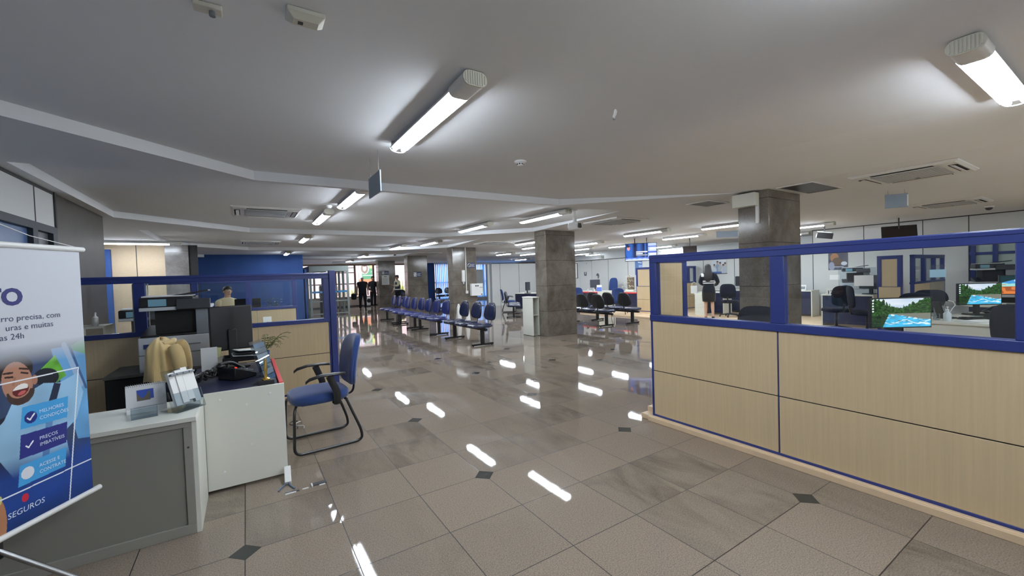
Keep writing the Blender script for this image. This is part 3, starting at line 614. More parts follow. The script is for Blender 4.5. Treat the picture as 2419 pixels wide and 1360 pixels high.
make_screen('solid wooden screen standing before the white panelled wall', (11.3, 2.86, .05), PI / 2, (.40,), H=1.6, mid=(.95, .955), split=.5, glazed=False)
make_screen('blue framed screen with narrow glass strips before the white wall', (11.4, 2.74, .05), 0, (.75, .72, .72), H=1.6, mid=(1.0, 1.04))

# ================================================================ desk with the long white counter
dk = thing('reception_desk', 'white reception desk with navy top and red side edge', 'desk', (-.28, 3.60, 0))
MB().box(0, .495, 0, .025, .025, .715).build('front_panel', M_WHITE, dk, bevel=.002)
for x, z in ((.09, .66), (.25, .6), (.40, .655), (.27, .3), (.1, .14)):
    MB().lathe([(.009, 0), (.008, .003), (0, .004)], n=12).build('screw_cap', M_WHITE2, dk).matrix_local = Matrix.Translation((x, 0, z)) @ Matrix.Rotation(PI / 2, 4, 'X')
MB().box(-.13, .46, .026, 1.24, .672, .705).build('desk_top', M_NAVY, dk, bevel=.003)
MB().box(.463, .492, .026, 1.24, .672, .722).build('side_edge', M_RED, dk, bevel=.002)
MB().box(.455, .49, .026, 1.0, .03, .67).build('side_panel', M_WHITE, dk)
ct = thing('reception_counter', 'long white counter with recessed grey front beside the banner', 'counter', (-1.68, 3.10, 0))
MB().box(0, 1.40, -.012, .50, .672, .70).build('counter_top', M_WHITE, ct, bevel=.003)
f = MB().box(0, 1.375, 0, .03, .0, .06).box(0, 1.375, 0, .03, .64, .672).box(1.335, 1.375, 0, .03, .06, .64).box(.0, .04, 0, .03, .06, .64); f.build('front_frame', M_GREYP, ct, bevel=.002)
MB().box(.04, 1.335, .012, .03, .06, .64).build('front_panel', mat('grey_front_panel', (136, 134, 126), 0.6), ct)
MB().box(1.375, 1.40, 0, .49, .0, .672).build('end_panel', M_WHITE, ct, bevel=.002); MB().lathe([(.006, 0), (.0, .002)], n=10).build('dowel_hole', M_SEAM, ct).matrix_local = Matrix.Translation((1.355, -.0005, .52)) @ Matrix.Rotation(PI / 2, 4, 'X')

# visitor chair: blue fabric on a black sled base, facing -x
vc = thing('visitor_chair', 'blue fabric visitor chair with armrests on a black sled base', 'chair', (.52, 4.18, 0), math.radians(4))
sf = MB()
for y in (-.235, .235):
    def rnd(P, r=.06):
        out = []
        for i, p in enumerate(P):
            p = Vector(p)
            if i in (0, len(P) - 1): out.append(p); continue
            a, b = (Vector(P[i - 1]) - p), (Vector(P[i + 1]) - p); ra = min(r, a.length * .45); rb = min(r, b.length * .45); p0 = p + a.normalized() * ra; p1 = p + b.normalized() * rb
            for k in range(6): u = k / 5; out.append(p0 * (1 - u) ** 2 + p * 2 * u * (1 - u) + p1 * u * u)
        return out
    sf.tube(rnd([(.20, y * .8, .40), (.31, y, .10), (.31, y, .015), (-.25, y, .015), (-.235, y, .40), (-.20, y * .5, .405)], .07), .0125, 10)
sf.tube([(-.2, -.12, .405), (-.2, .12, .405)], .0125, 8); sf.tube([(.2, -.19, .4), (.2, .19, .4)], .0125, 8)
sf.build('sled_frame', M_BMETAL, vc)
def seatf(q): return (q.x, q.y * (1 - .05 * (q.x > 0)), q.z - .12 * max(0, -q.x - .1) ** 1.6)
st = MB().sup((0, 0, .455), (.245, .245, .055), .5, .55, 32, 12, fn=seatf).build('seat', M_FABRIC, vc, angle=80)
MB().box(-.17, .17, -.18, .18, .405, .425).build('seat_pan', M_BLACK, st)
MB().tube(rnd([(.12, 0, .40), (.31, 0, .405), (.325, 0, .52), (.30, 0, .62)], .05), .016, 8, flat=.6).build('back_bracket', M_BMETAL, vc)
def backf(q): w = 1 - .14 * max(0, q.z / .27) ** 2; return (q.x - .30 * (q.y / .21) ** 2 * .12 + .10 * (q.z / .27) ** 2 * .25, q.y * w, q.z)
bk = MB().sup((.30, 0, .735), (.035, .21, .235), .5, .7, 32, 16, rot=(0, .16, 0), fn=backf).build('backrest', M_FABRIC, vc, angle=80)
MB().sup((.318, 0, .735), (.026, .212, .237), .5, .7, 32, 14, rot=(0, .16, 0), fn=backf).build('back_shell', M_FABRIC, bk, angle=80)
for s in (-1, 1):
    a = MB().tube(rnd([(.10, s * .2, .40), (.10, s * .28, .40), (.10, s * .285, .5), (.04, s * .285, .655)], .03), .03, 8, flat=.45).build('arm_support', M_BLACK, vc)
    MB().loft([[(x, s * .285 + w * math.cos(k * PI / 5), z + .013 * math.sin(k * PI / 5)) for k in range(10)] for x, w, z in ((-.15, .012, .625), (-.12, .027, .648), (-.03, .033, .668), (.08, .033, .668), (.16, .028, .66), (.175, .012, .657))]).build('armrest', M_BLACK, a, angle=60)
# floor bits by the desk corner
cb_ = thing('cable_cover', 'short white cable cover at the foot of the desk corner', 'cable cover', (.235, 3.5, 0))
MB().obox((-.03, 0, .045), .022, .07, .02, (.55, 0, -.05)).build('cover', M_WHITE2, cb_, bevel=.004); MB().tube([(-.03, -.06, .012), (-.02, -.1, .006), (0, -.16, .005)], .006, 6).tube([(-.04, -.05, .012), (-.08, -.1, .006), (-.1, -.14, .005)], .005, 6).build('cable', mat('blue_grey_cable', (92, 112, 138), 0.5), cb_)
fbx = thing('floor_outlet', 'broken floor outlet of dark metal with white scraps by the desk', 'floor outlet', (.34, 3.32, 0))
MB().box(.01, .1, -.02, .025, 0, .006).box(-.17, -.08, -.03, -.01, 0, .004).build('plate', M_DGREY, fbx); 
for q in ((.0, .009, -.03, .02, 0, .01), (.05, .09, -.035, -.028, 0, .006), (-.17, -.1, -.042, -.031, 0, .006), (-.06, -.02, -.03, -.02, 0, .005)): MB().box(*q).build('scrap', M_WHITE2, fbx)
pc = MB(); pts = []
for k in range(40): u = k / 39; pts.append((.36 + .045 * math.cos(7 * u) * (1 - .3 * u), 4.95 - .25 * u + .05 * math.sin(9 * u), .006 + .03 * math.sin(PI * u) ** 2))
tag(pc.tube(pts, .005, 6).build('power_cord', M_BLACK), 'thin curly cord lying on the floor under the visitor chair', 'cord')
tag(MB().tube([(x + .05, y - .06, z) for x, y, z in pts[6:]], .004, 6).build('power_cord', M_WHITE2), 'pale thin cord lying on the floor beside the dark curly cord', 'cord')

# things on the desk -------------------------------------------------
ZD = .7055
mn = thing('monitor', 'black monitor turned with its back to the photographer', 'monitor', (-.13, 4.69, ZD), math.radians(14))
MB().box(-.17, .17, -.02, .02, .165, .575).build('back_cover', M_BLACK, mn, bevel=.01); MB().box(-.165, .165, .02, .024, .175, .565).build('screen', M_DARKSCR, mn, smooth=False)
MB().box(-.035, .035, -.045, -.018, .03, .36).build('stand', M_BLACK, mn, bevel=.006); MB().box(-.12, .12, -.1, .08, 0, .018).build('base', M_BLACK, mn, bevel=.006); MB().obox((-.12, -.022, .16), .025, .002, .045, (0, .2, 0)).build('sticky_note', mat('pale_yellow_note', (196, 196, 140), 0.7), mn)
tr = thing('letter_tray', 'black wire letter tray holding loose papers beside the monitor', 'paper tray', (-.04, 4.44, ZD))
ty = MB().box(-.15, .13, -.1, .12, .10, .106)
for y in (-.1, .12): ty.box(-.15, .13, y - .004, y + .004, .10, .135)
for x in (-.15, .13): ty.box(x - .004, x + .004, -.1, .12, .10, .135)
for x in (-.14, .12):
    for y in (-.09, .11): ty.tube([(x, y, .003), (x + .012, y, .05), (x, y, .10)], .005, 6)
ty.build('wire_frame', M_BLACKM, tr, smooth=False)
for k in range(4): MB().obox((.01 + .012 * k, .01, .122 + .02 * k), .11, .09, .002, (.06 - .03 * k, .08, .1 * k)).build('paper_sheet', M_PAPER if k % 2 else M_DGREY, tr)
ps = thing('paper_sheet', 'white page propped upright behind the wire letter tray', 'paper', (-.30, 4.6, ZD)); MB().obox((0, 0, .11), .06, .002, .105, (-.12, 0, .1)).build('page', M_PAPER, ps)
tl = thing('telephone', 'black desk telephone with white label strip and red lamp', 'telephone', (-.09, 4.12, ZD), math.radians(-52))
MB().prism([(-.09, 0), (.1, 0), (.1, .035), (-.09, .105)], -.1, .1, 'x').build('body', M_BLACK, tl, bevel=.008)
h_ = MB().tube(rnd([(-.07, -.09, .125), (-.07, 0, .13), (-.07, .1, .065)], .04), .02, 10, flat=.7).sup((-.07, -.08, .108), (.03, .035, .02)).sup((-.07, .09, .06), (.03, .035, .02)); h_.build('handset', M_BLACK, tl)
MB().obox((.035, .02, .076), .045, .014, .001, (-.35, 0, 0)).build('label_strip', M_PAPER, tl); kb_ = MB()
for i in range(4):
    for j in range(3): kb_.obox((.015 + .022 * j, .04 + .016 * i, .07 - .0055 * i), .008, .005, .003, (-.35, 0, 0))
kb_.build('keys', M_LGREY, tl); MB().obox((.07, -.06, .1), .006, .006, .003, (-.35, 0, 0)).build('lamp', mat('red_lamp', (255, 40, 30), 0.4, emit=2.0), tl)
kb = thing('keyboard', 'black keyboard lying under tangled cables on the navy top', 'keyboard', (-.30, 4.40, ZD), math.radians(12))
MB().box(-.105, .105, -.075, .075, 0, .02).build('case', M_BLACK, kb, bevel=.005); ky = MB()
for i in range(5):
    for j in range(9): ky.box(-.095 + .021 * j, -.078 + .021 * j, -.065 + .026 * i, -.044 + .026 * i, .02, .027)
ky.build('keys', M_BLACKM, kb, smooth=False)
r_ = random.Random(5); cbm = MB()
for k in range(16):
    P = [Vector((-.37 + .02 * j + r_.uniform(-.03, .03), 4.0 + .032 * j + r_.uniform(-.06, .06), ZD + .016 + .065 * abs(math.sin(j * .7 + k)))) for j in range(8)]
    cbm.tube(rnd(P, .05), .008, 6)
tag(cbm.build('cable_tangle', M_BLACK), 'tangle of black cables heaped on the navy desk top', 'cables', kind='stuff')
ac = thing('acrylic_shield', 'clear acrylic sneeze shield standing on the desk, seen edge on', 'acrylic shield', (.072, 4.1, ZD), math.radians(89))
MB().box(-.1, .19, -.002, .002, .0, .70).build('sheet', M_ACRYL, ac); MB().box(-.09, -.06, -.03, .03, 0, .012).box(.14, .17, -.03, .03, 0, .012).build('foot', M_ACRYL, ac)
br = thing('brochure_rack', 'slanting acrylic rack of small blue cards beside the plant', 'brochure rack', (.088, 3.81, ZD), math.radians(65))
MB().obox((0, .0, .168), .1, .004, .165, (-.28, 0, 0)).build('back_sheet', M_ACRYL, br); MB().box(-.1, .1, -.04, .05, 0, .006).build('base', M_ACRYL, br)
CARD = (mat('blue_card', (140, 172, 206), 0.5), mat('pale_card', (214, 222, 232), 0.5), mat('slate_card', (150, 158, 170), 0.5))
for k in range(7):
    c_ = Vector((0, -.006 + .012 * k - .045, .036 + .042 * k)); R = Euler((-.28, 0, 0))
    MB().obox(c_, .085, .0015, .019, (-.28, 0, 0)).build('card', CARD[k % 3], br); MB().obox(c_ + Vector((0, -.003, 0)), .09, .001, .021, (-.28, 0, 0)).build('pocket', M_ACRYL, br)
tp = thing('trophy', 'small golden trophy figure on a black block', 'trophy', (.10, 3.665, ZD), 0)
MB().box(-.055, .055, -.03, .03, 0, .04).build('base', M_BLACK, tp, bevel=.003); M_GOLD = mat('gold_plating', (208, 176, 96), 0.25, 0.9)
MB().lathe([(.028, .04), (.03, .05), (.012, .06), (.009, .1), (.014, .12), (.009, .14), (.012, .165), (.007, .18), (.009, .195), (.0, .205)], n=14).build('figure', M_GOLD, tp)
pl = thing('potted_palm', 'small feathery palm in a blue pot on the desk', 'plant', (.128, 4.70, ZD))
MB().lathe([(.032, .0), (.045, .11), (.048, .12), (.04, .12), (.036, .1)], n=18).build('pot', mat('blue_pot', (34, 84, 126), 0.4), pl)
fr = MB(); r_ = random.Random(11)
for k in range(11):
    a = -2.2 + k * 3.9 / 11 + r_.uniform(-.2, .2); L = r_.uniform(.2, .32) * (.55 if math.cos(a) < 0 else 1); up = r_.uniform(.7, 1.2); prev = None; P = []
    for j in range(9): u = j / 8; P.append(Vector((math.cos(a) * L * u * .75, math.sin(a) * L * u * .75, .1 + L * up * u - .12 * u * u * u)))
    fr.tube(P, [.0025] * 8 + [.0008], 5)
    for j in range(2, 9):
        d = (P[j] - P[j - 1]).normalized(); sd_ = Vector((-math.sin(a), math.cos(a), 0))
        for s in (-1, 1):
            q = P[j] + (sd_ * s * .7 + d * .6 + Vector((0, 0, -.25))) * r_.uniform(.045, .07) * (1.1 - .06 * j); w = d * .005; m_ = (P[j] + q) / 2 + Vector((0, 0, .004))
            fr.add([P[j], m_ - w, q, m_ + w], [(0, 1, 2, 3)])
fr.build('foliage', mat('palm_leaf', (104, 112, 62), 0.6, noise=((30, 30, 30), 0.3)), pl)
# things on the counter
ZK = .7005
cl = thing('desk_calendar', 'spiral bound desk calendar with a blue picture on the counter', 'calendar', (-.555, 3.44, ZK), math.radians(12))
def cal_fn(X, Z):
    im = np.zeros(X.shape + (3,)); im[:] = L3((214, 214, 216)); put(im, (X > -.045) & (X < .035) & (Z > .075) & (Z < .135), (36, 70, 158)); put(im, (X > -.045) & (X < .02) & (Z > .07) & (Z < .105 + .02 * np.sin(X * 90)), (92, 84, 74))
    put(im, (np.abs(Z - .03) < .002) & (X > -.06) & (X < .08), (170, 170, 174)); return im
picture('page', -.095, .095, .0, .165, 60, 50, cal_fn, M_PRINT, cl).matrix_local = Matrix.Translation((0, -.04, .004)) @ Matrix.Rotation(-.22, 4, 'X')
MB().prism([(-.042, 0), (.045, 0), (.002, .168)], -.095, .095, 'x').build('stand', M_PAPER, cl); sp_ = MB()
for k in range(19): sp_.tube([(-.09 + .01 * k, .0 + .008 * math.cos(q), .166 + .008 * math.sin(q)) for q in [PI * 2 * i / 8 for i in range(9)]], .0012, 4, caps=False)
sp_.build('spiral', M_MGREY, cl)
lh = thing('leaflet_holder', 'tilted acrylic leaflet holder packed with white cards on the counter', 'leaflet holder', (-.365, 3.34, ZK), math.radians(40))
MB().obox((0, .01, .125), .085, .003, .13, (-.35, 0, 0)).build('back_sheet', M_ACRYL, lh); MB().box(-.085, .085, -.075, .07, 0, .005).build('base', M_ACRYL, lh); MB().obox((0, -.06, .06), .085, .002, .06, (-.35, 0, 0)).build('front_sheet', M_ACRYL, lh)
for k in range(4): MB().obox((-.055 + .037 * k, -.012 - .004 * (k % 2), .135 + .01 * (k % 3)), .018, .012, .105, (-.35, 0, 0)).build('leaflet', M_PAPER, lh)
for k in range(4): MB().obox((-.055 + .037 * k, -.004 + .002 * (k % 2), .225), .015, .0135, .006, (-.35, 0, 0)).build('leaflet_print', M_MGREY, lh)
td = thing('acrylic_box', 'small clear acrylic box in front of the calendar', 'acrylic box', (-.54, 3.27, ZK), math.radians(10))
MB().box(-.06, .06, -.03, -.027, 0, .06).box(-.06, .06, .027, .03, 0, .06).box(-.06, -.057, -.027, .027, 0, .06).box(.057, .06, -.027, .027, 0, .06).box(-.057, .057, -.027, .027, 0, .004).build('shell', M_ACRYL, td, smooth=False)
# printer on a black cabinet
cbn = thing('low_cabinet', 'black low cabinet carrying the big grey printer', 'cabinet', (-1.12, 5.18, 0))
MB().box(0, .95, .02, .62, 0.001, .64).build('body', M_BLACKM, cbn); MB().box(-.01, .96, 0, .63, .64, .665).build('top', mat('grey_brown_top', (92, 92, 84), 0.5), cbn, bevel=.003)
for k in range(2): d_ = MB().box(.01 + .47 * k, .47 + .47 * k, .0, .02, .03, .63).build('door', M_BLACKM, cbn, bevel=.002); MB().box(.40 - .31 * k + .47 * k, .42 - .31 * k + .47 * k, -.012, 0, .3, .4).build('handle', M_MGREY, d_)
def make_mfp(label, loc, rotz, s=1.0):
    t = thing('office_printer', label, 'printer', loc, rotz, 'office copiers')
    MB().box(-.29 * s, .29 * s, -.28 * s, .28 * s, 0, .34 * s).build('body', M_LGREY, t, bevel=.008)
    MB().box(-.29 * s, .20 * s, -.284 * s, -.28 * s, .165 * s, .17 * s).build('drawer_line', M_DGREY, t); MB().box(-.25 * s, -.17 * s, -.288 * s, -.28 * s, .23 * s, .275 * s).build('badge', mat('navy_badge', (38, 52, 98), 0.4), t); MB().box(.1 * s, .2 * s, -.286 * s, -.28 * s, .24 * s, .252 * s).build('label_strip', M_MGREY, t)
    MB().box(-.16 * s, .17 * s, -.22 * s, .28 * s, .34 * s, .60 * s).build('inner_bay', M_BLACKM, t); MB().box(.17 * s, .29 * s, -.28 * s, .28 * s, .34 * s, .60 * s).build('side_tower', M_MGREY, t, bevel=.006)
    MB().prism([(-.28 * s, .34 * s), (.2 * s, .34 * s), (.2 * s, .43 * s), (-.28 * s, .36 * s)], -.27 * s, .17 * s, 'x').build('output_tray', M_BLACK, t, bevel=.004)
    MB().box(-.27 * s, .3 * s, -.29 * s, .28 * s, .60 * s, .635 * s).build('scanner_bed', M_LGREY, t, bevel=.006)
    MB().box(-.27 * s, .16 * s, -.27 * s, .26 * s, .635 * s, .735 * s).build('document_feeder', M_BLACK, t, bevel=.012); MB().obox((.1 * s, 0, .76 * s), .18 * s, .18 * s, .008, (0, -.16, 0)).build('feed_tray', M_BLACK, t, bevel=.003); MB().obox((-.06 * s, 0, .742 * s), .2 * s, .2 * s, .006).build('paper_sheet', M_PAPER, t)
    MB().prism([(-.33 * s, .61 * s), (-.29 * s, .60 * s), (-.24 * s, .70 * s), (-.28 * s, .71 * s)], .02 * s, .3 * s, 'x').build('control_panel', M_DGREY, t, bevel=.004)
    MB().box(-.2 * s, -.06 * s, -.275 * s, -.2701 * s, .645 * s, .715 * s).build('sticker', mat('pale_blue_sticker', (126, 172, 192), 0.5), t)
    return t
p0 = make_mfp('big grey and black copier on the low black cabinet', (-.60, 5.5, .665), 0, .97)
p0b = dup(p0, (-1.05, 6.95, .5), .1, 'second dark copier behind the glass of the screen', 'office copiers')
stn = thing('copier_stand', 'dark stand under the second copier behind the glass', 'stand', (-1.05, 6.95, 0), .1); MB().box(-.3, .3, -.28, .28, 0.001, .499).build('body', M_BLACKM, stn)
sbt = thing('side_table', 'small white table with a bottle behind the glazed screen', 'table', (-1.55, 6.9, 0)); MB().box(-.14, .14, -.2, .2, 1.02, 1.045).build('top', M_WHITE, sbt); MB().box(-.14, -.12, -.2, .2, 0.001, 1.02).box(.12, .14, -.2, .2, 0.001, 1.02).build('side_panel', M_WHITE, sbt)
bt = thing('sanitizer_bottle', 'white bottle standing on the small table behind the glass', 'bottle', (-1.51, 6.78, 1.045)); MB().lathe([(.028, 0), (.03, .01), (.03, .1), (.012, .12), (.012, .14), (0, .14)], n=14).build('body', M_WHITE2, bt); MB().lathe([(.014, .14), (.014, .16), (0, .16)], n=10).build('cap', M_LGREY, bt)
# office chair with the jacket, behind the counter
def make_swivel(label, loc, rotz, fabric, group, arms=False, back_h=.30, name='office_chair', back_w=.22):
    """swivel chair facing local -y"""
    t = thing(name, label, 'chair', loc, rotz, group); bs = MB()
    for k in range(5): a = k * 2 * PI / 5 + .3; bs.tube([(.03 * math.cos(a), .03 * math.sin(a), .09), (.27 * math.cos(a), .27 * math.sin(a), .065)], [.024, .016], 8)
    b_ = bs.build('base', M_BLACK, t)
    for k in range(5): a = k * 2 * PI / 5 + .3; MB().sup((.27 * math.cos(a), .27 * math.sin(a), .028), (.024, .028, .028), 1, 1, 12, 8).build('caster', M_BLACK, b_)
    MB().tube([(0, 0, .07), (0, 0, .42)], .025, 10).build('column', M_BMETAL, t)
    MB().sup((0, 0, .46), (.24, .235, .05), .5, .6, 24, 10).build('seat', fabric, t, angle=80)
    MB().tube([(0, .1, .42), (0, .25, .43), (0, .29, .6)], .018, 8).build('back_bracket', M_BMETAL, t)
    def bf(q): return (q.x * (1 - .15 * max(0, q.z / back_h) ** 2), q.y + .3 * (q.x / .22) ** 2 * -.10, q.z)
    MB().sup((0, .27, .56 + back_h), (back_w, .04, back_h), .5, .75, 28, 14, rot=(-.1, 0, 0), fn=bf).build('backrest', fabric, t, angle=80)
    if arms:
        for s in (-1, 1): MB().tube(rnd([(s * .2, .02, .43), (s * .28, .02, .44), (s * .285, .02, .64)], .03), .016, 8).obox((s * .285, -.02, .655), .03, .12, .013).build('armrest', M_BLACK, t)
    return t
oc = make_swivel('black office chair behind the counter, wearing a tan jacket', (-.62, 4.35, 0), PI * .93, M_DARKFAB, 'office chairs', back_h=.2, back_w=.15)
oc.location = (-.35, 4.70, 0); oc.rotation_euler = (0, 0, PI * .5)
M_TAN = mat('tan_jacket_cloth', (206, 180, 128), 0.9, spec=0.15, noise=((9, 9, 4), 0.12), bump=((14, 14, 5), 0.6), sheen=0.3)
jk = MB(); R_ = []
for j in range(13):
    u = j / 12; z = -.30 + .345 * u; w = .22 - .03 * u ** 3; dpt = .115 - .02 * u; ring = []
    if u > .8: w *= 1 - (u - .8) * 1.6; dpt *= 1 - (u - .8) * 3.2
    for k in range(36):
        a = 2 * PI * k / 36; fold = 1 + .10 * math.sin(5 * a + 2.5 * u) * (1 - u * .7) + .05 * math.sin(11 * a)
        ring.append((math.copysign(abs(math.cos(a)) ** .8, math.cos(a)) * w * fold, math.sin(a) * dpt * fold, z + .012 * math.sin(3 * a)))
    R_.append(ring)
jk.loft(R_ + [[(x * .05, y * .05, z + .004) for x, y, z in R_[-1]]], caps=False); jt = thing('jacket', 'tan jacket hung over the back of the office chair', 'jacket', (-.645, 4.70, .985), PI * .5)
jk.build('body', M_TAN, jt, angle=80, sub=1)
for s in (-1, 1): MB().tube([(s * .17, -.10, .0), (s * .2, -.13, -.06), (s * .205, -.15, -.2), (s * .19, -.16, -.33)], [.05, .056, .05, .042], 12).build('sleeve', M_TAN, jt, angle=80, sub=1)
MB().tube([(-.11, -.03, .0), (-.06, -.085, .012), (.06, -.085, .012), (.11, -.03, .0)], .024, 10).build('collar', M_TAN, jt)
# ================================================================ printed banner on a tripod
bn = thing('roll_banner', 'tall printed advertising banner with a laughing man, on a silver tripod', 'banner', (-.6953, 2.9256, 0), math.atan2(.865, .5))
def ban_fn(X, Z):
    im = np.zeros(X.shape + (3,)); top = L3((204, 207, 216)); im[:] = top
    n = vnoise(X + 3, Z, 9, 1); n2 = vnoise(X + 3, Z, 30, 2)
    car = L3((46, 62, 92)) * (.6 + .8 * n[..., None]); lowb = L3((24, 62, 138)) * (.8 + .35 * n[..., None])
    pic = car.copy()
    m = poly_mask(X, Z, [(-.16, 1.2), (.02, 1.2), (.02, .72), (-.06, .74)]); pic[m] = (L3((96, 150, 196)) * (.75 + .6 * n[..., None]))[m]
    m = poly_mask(X, Z, [(-.245, 1.085), (-.143, 1.168), (-.098, 1.062), (-.16, 1.03)]); pic[m] = (L3((104, 176, 62)) * (.6 + .8 * n2[..., None]))[m]
    m = poly_mask(X, Z, [(-.09, 1.19), (.02, 1.24), (.02, 1.14)]); pic[m] = L3((84, 150, 96))
    put(pic, seg_mask(X, Z, (-.10, 1.21), (-.03, 1.0), .012), (150, 176, 206)); put(pic, seg_mask(X, Z, (-.075, 1.2), (-.005, .98), .006), (60, 86, 130))
    put(pic, ell_mask(X, Z, -.185, 1.075, .055, .04, -.3), (22, 26, 38)); put(pic, ell_mask(X, Z, -.5, .85, .09, .12), (22, 26, 38)); put(pic, poly_mask(X, Z, [(-.42, .93), (-.34, .95), (-.36, .6), (-.44, .55)]), (28, 34, 52))
    shirt = (L3((150, 192, 224)) * (.78 + .4 * n[..., None]))
    m = poly_mask(X, Z, [(-.36, .93), (-.325, 1.0), (-.25, 1.03), (-.2, 1.05), (-.13, 1.035), (-.05, 1.06), (-.02, .96), (-.06, .84), (-.12, .80), (-.1, .66), (-.32, .64), (-.40, .80), (-.44, .86)]); pic[m] = shirt[m]
    put(pic, poly_mask(X, Z, [(-.155, 1.04), (-.125, 1.03), (-.18, .86), (-.215, .87)]), (30, 40, 66)); put(pic, poly_mask(X, Z, [(-.2, .87), (-.17, .87), (-.21, .62), (-.24, .62)]), (96, 140, 188))
    put(pic, poly_mask(X, Z, [(-.33, 1.02), (-.25, 1.03), (-.262, .985), (-.31, .98)]), (150, 110, 90))
    put(pic, ell_mask(X, Z, -.307, 1.135, .068, .066), (40, 33, 33)); put(pic, ell_mask(X, Z, -.302, 1.078, .058, .092, .15), (178, 130, 108)); put(pic, ell_mask(X, Z, -.235, 1.075, .012, .022), (168, 118, 98))
    m = ell_mask(X, Z, -.292, 1.03, .054, .05, .2) & (Z < 1.04); put(pic, m, (66, 48, 44)); put(pic, ell_mask(X, Z, -.296, 1.05, .042, .04, .2), (178, 130, 108))
    put(pic, ell_mask(X, Z, -.292, 1.043, .032, .026, .3), (96, 34, 36)); m = ell_mask(X, Z, -.292, 1.05, .03, .018, .3); put(pic, m & (Z > 1.047), (240, 236, 232)); put(pic, ell_mask(X, Z, -.288, 1.03, .016, .008, .3), (196, 96, 96))
    put(pic, seg_mask(X, Z, (-.345, 1.11), (-.32, 1.106), .004), (48, 32, 30)); put(pic, seg_mask(X, Z, (-.285, 1.118), (-.262, 1.11), .004), (48, 32, 30)); put(pic, seg_mask(X, Z, (-.35, 1.126), (-.32, 1.125), .004), (52, 36, 34)); put(pic, seg_mask(X, Z, (-.29, 1.137), (-.258, 1.128), .004), (52, 36, 34)); put(pic, seg_mask(X, Z, (-.312, 1.1), (-.318, 1.073), .005), (160, 112, 92))
    f = np.clip((Z - 1.14) / .10, 0, 1)[..., None]; im = pic * (1 - f) + top * f
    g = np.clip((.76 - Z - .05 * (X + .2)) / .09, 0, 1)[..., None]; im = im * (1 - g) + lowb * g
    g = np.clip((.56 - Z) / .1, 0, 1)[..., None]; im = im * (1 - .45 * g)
    put(im, ell_mask(X, Z, -.395, .52, .022, .09), (176, 122, 88)); put(im, ell_mask(X, Z, -.397, .61, .012, .02), (206, 200, 120))
    put(im, ell_mask(X, Z, -.301, .574, .014, .018), (196, 40, 60))
    for a, b in (((-.38, 1.085), (-.038, 1.087)), ((-.038, 1.087), (-.117, .465)), ((-.8, .603), (.003, .614))): put(im, seg_mask(X, Z, a, b, .0028), (236, 240, 246))
    for (P, c) in (([(-.291, .967), (-.095, .960), (-.105, .862), (-.303, .873)], (70, 160, 220)), ([(-.303, .848), (-.106, .840), (-.116, .743), (-.314, .745)], (38, 44, 122)), ([(-.314, .719), (-.117, .721), (-.127, .634), (-.325, .629)], (70, 160, 220))): put(im, poly_mask(X, Z, P), c)
    put(im, ell_mask(X, Z, -.26, .913, .026, .026), (34, 46, 122)); put(im, ell_mask(X, Z, -.285, .676, .026, .026), (226, 228, 236))
    for cx, cz in ((-.26, .913), (-.272, .794)): put(im, seg_mask(X, Z, (cx - .013, cz), (cx - .004, cz - .010), .003), (250, 250, 250)); put(im, seg_mask(X, Z, (cx - .004, cz - .010), (cx + .015, cz + .012), .003), (250, 250, 250))
    return im
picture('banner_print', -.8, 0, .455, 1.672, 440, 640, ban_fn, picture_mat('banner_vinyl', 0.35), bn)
MB().box(-.8, 0, .002, .003, .455, 1.672).build('banner_back', M_PAPER, bn, smooth=False)
MB().tube([(-.815, 0, 1.672), (.02, 0, 1.672)], .013, 12).build('top_bar', M_WHITE2, bn); MB().tube([(-.815, 0, .452), (.035, 0, .452)], .013, 12).build('bottom_bar', M_WHITE2, bn)
T_NAVY = mat('banner_navy_ink', (40, 44, 110), 0.5); T_DARK = mat('banner_dark_ink', (66, 72, 104), 0.5); T_WHITE = mat('banner_white_ink', (226, 236, 248), 0.5)
for body, sz, m, x, z, al, bo in (('TO', .098, T_NAVY, -.262, 1.416, 'RIGHT', .004), ('arro precisa, com', .036, T_DARK, -.108, 1.345, 'RIGHT', 0), ('uras e muitas', .036, T_DARK, -.142, 1.305, 'RIGHT', 0), ('as 24h', .036, T_DARK, -.265, 1.266, 'RIGHT', 0),
    ('MELHORES', .022, T_WHITE, -.226, .920, 'LEFT', 0), ('CONDIÇÕES', .022, T_WHITE, -.226, .890, 'LEFT', 0), ('PREÇOS', .022, T_WHITE, -.232, .800, 'LEFT', 0), ('IMBATÍVEIS', .022, T_WHITE, -.232, .772, 'LEFT', 0),
    ('ACESSE E', .022, T_WHITE, -.240, .680, 'LEFT', 0), ('CONTRATE', .022, T_WHITE, -.240, .651, 'LEFT', 0), ('SEGUROS', .034, T_WHITE, -.372, .515, 'LEFT', 0)):
    words('lettering', body, sz, m, bn, (x, -.0012, z), align=al, bold=bo, shear=.12 if body == 'SEGUROS' else 0)
tpd = MB().tube([(-.4, .04, .40), (-.4, .04, 1.70)], .009, 10); tpd.build('pole', M_METAL, bn)
MB().box(-.425, -.375, .015, .065, .36, .44).build('hub', M_BLACK, bn, bevel=.006)
for fx, fy in ((-.16, -.27), (-.68, -.05), (-.3, .15)): lg_ = MB().tube([(-.4, .035, .415), (fx, fy, .012)], .0105, 10).build('leg', M_METAL, bn); MB().sup((fx, fy, .012), (.014, .014, .012), 1, 1, 10, 6).build('rubber_foot', M_BLACK, lg_)
MB().tube([(-.4, .04, 1.80), (-.2, .02, 1.722), (0, .0, 1.68)], .0018, 5).tube([(-.4, .04, 1.80), (-.6, .02, 1.722), (-.8, .0, 1.68)], .0018, 5).tube([(-.4, .04, 1.69), (-.4, .04, 1.80)], .004, 6).build('hanging_cord', M_WHITE2, bn)

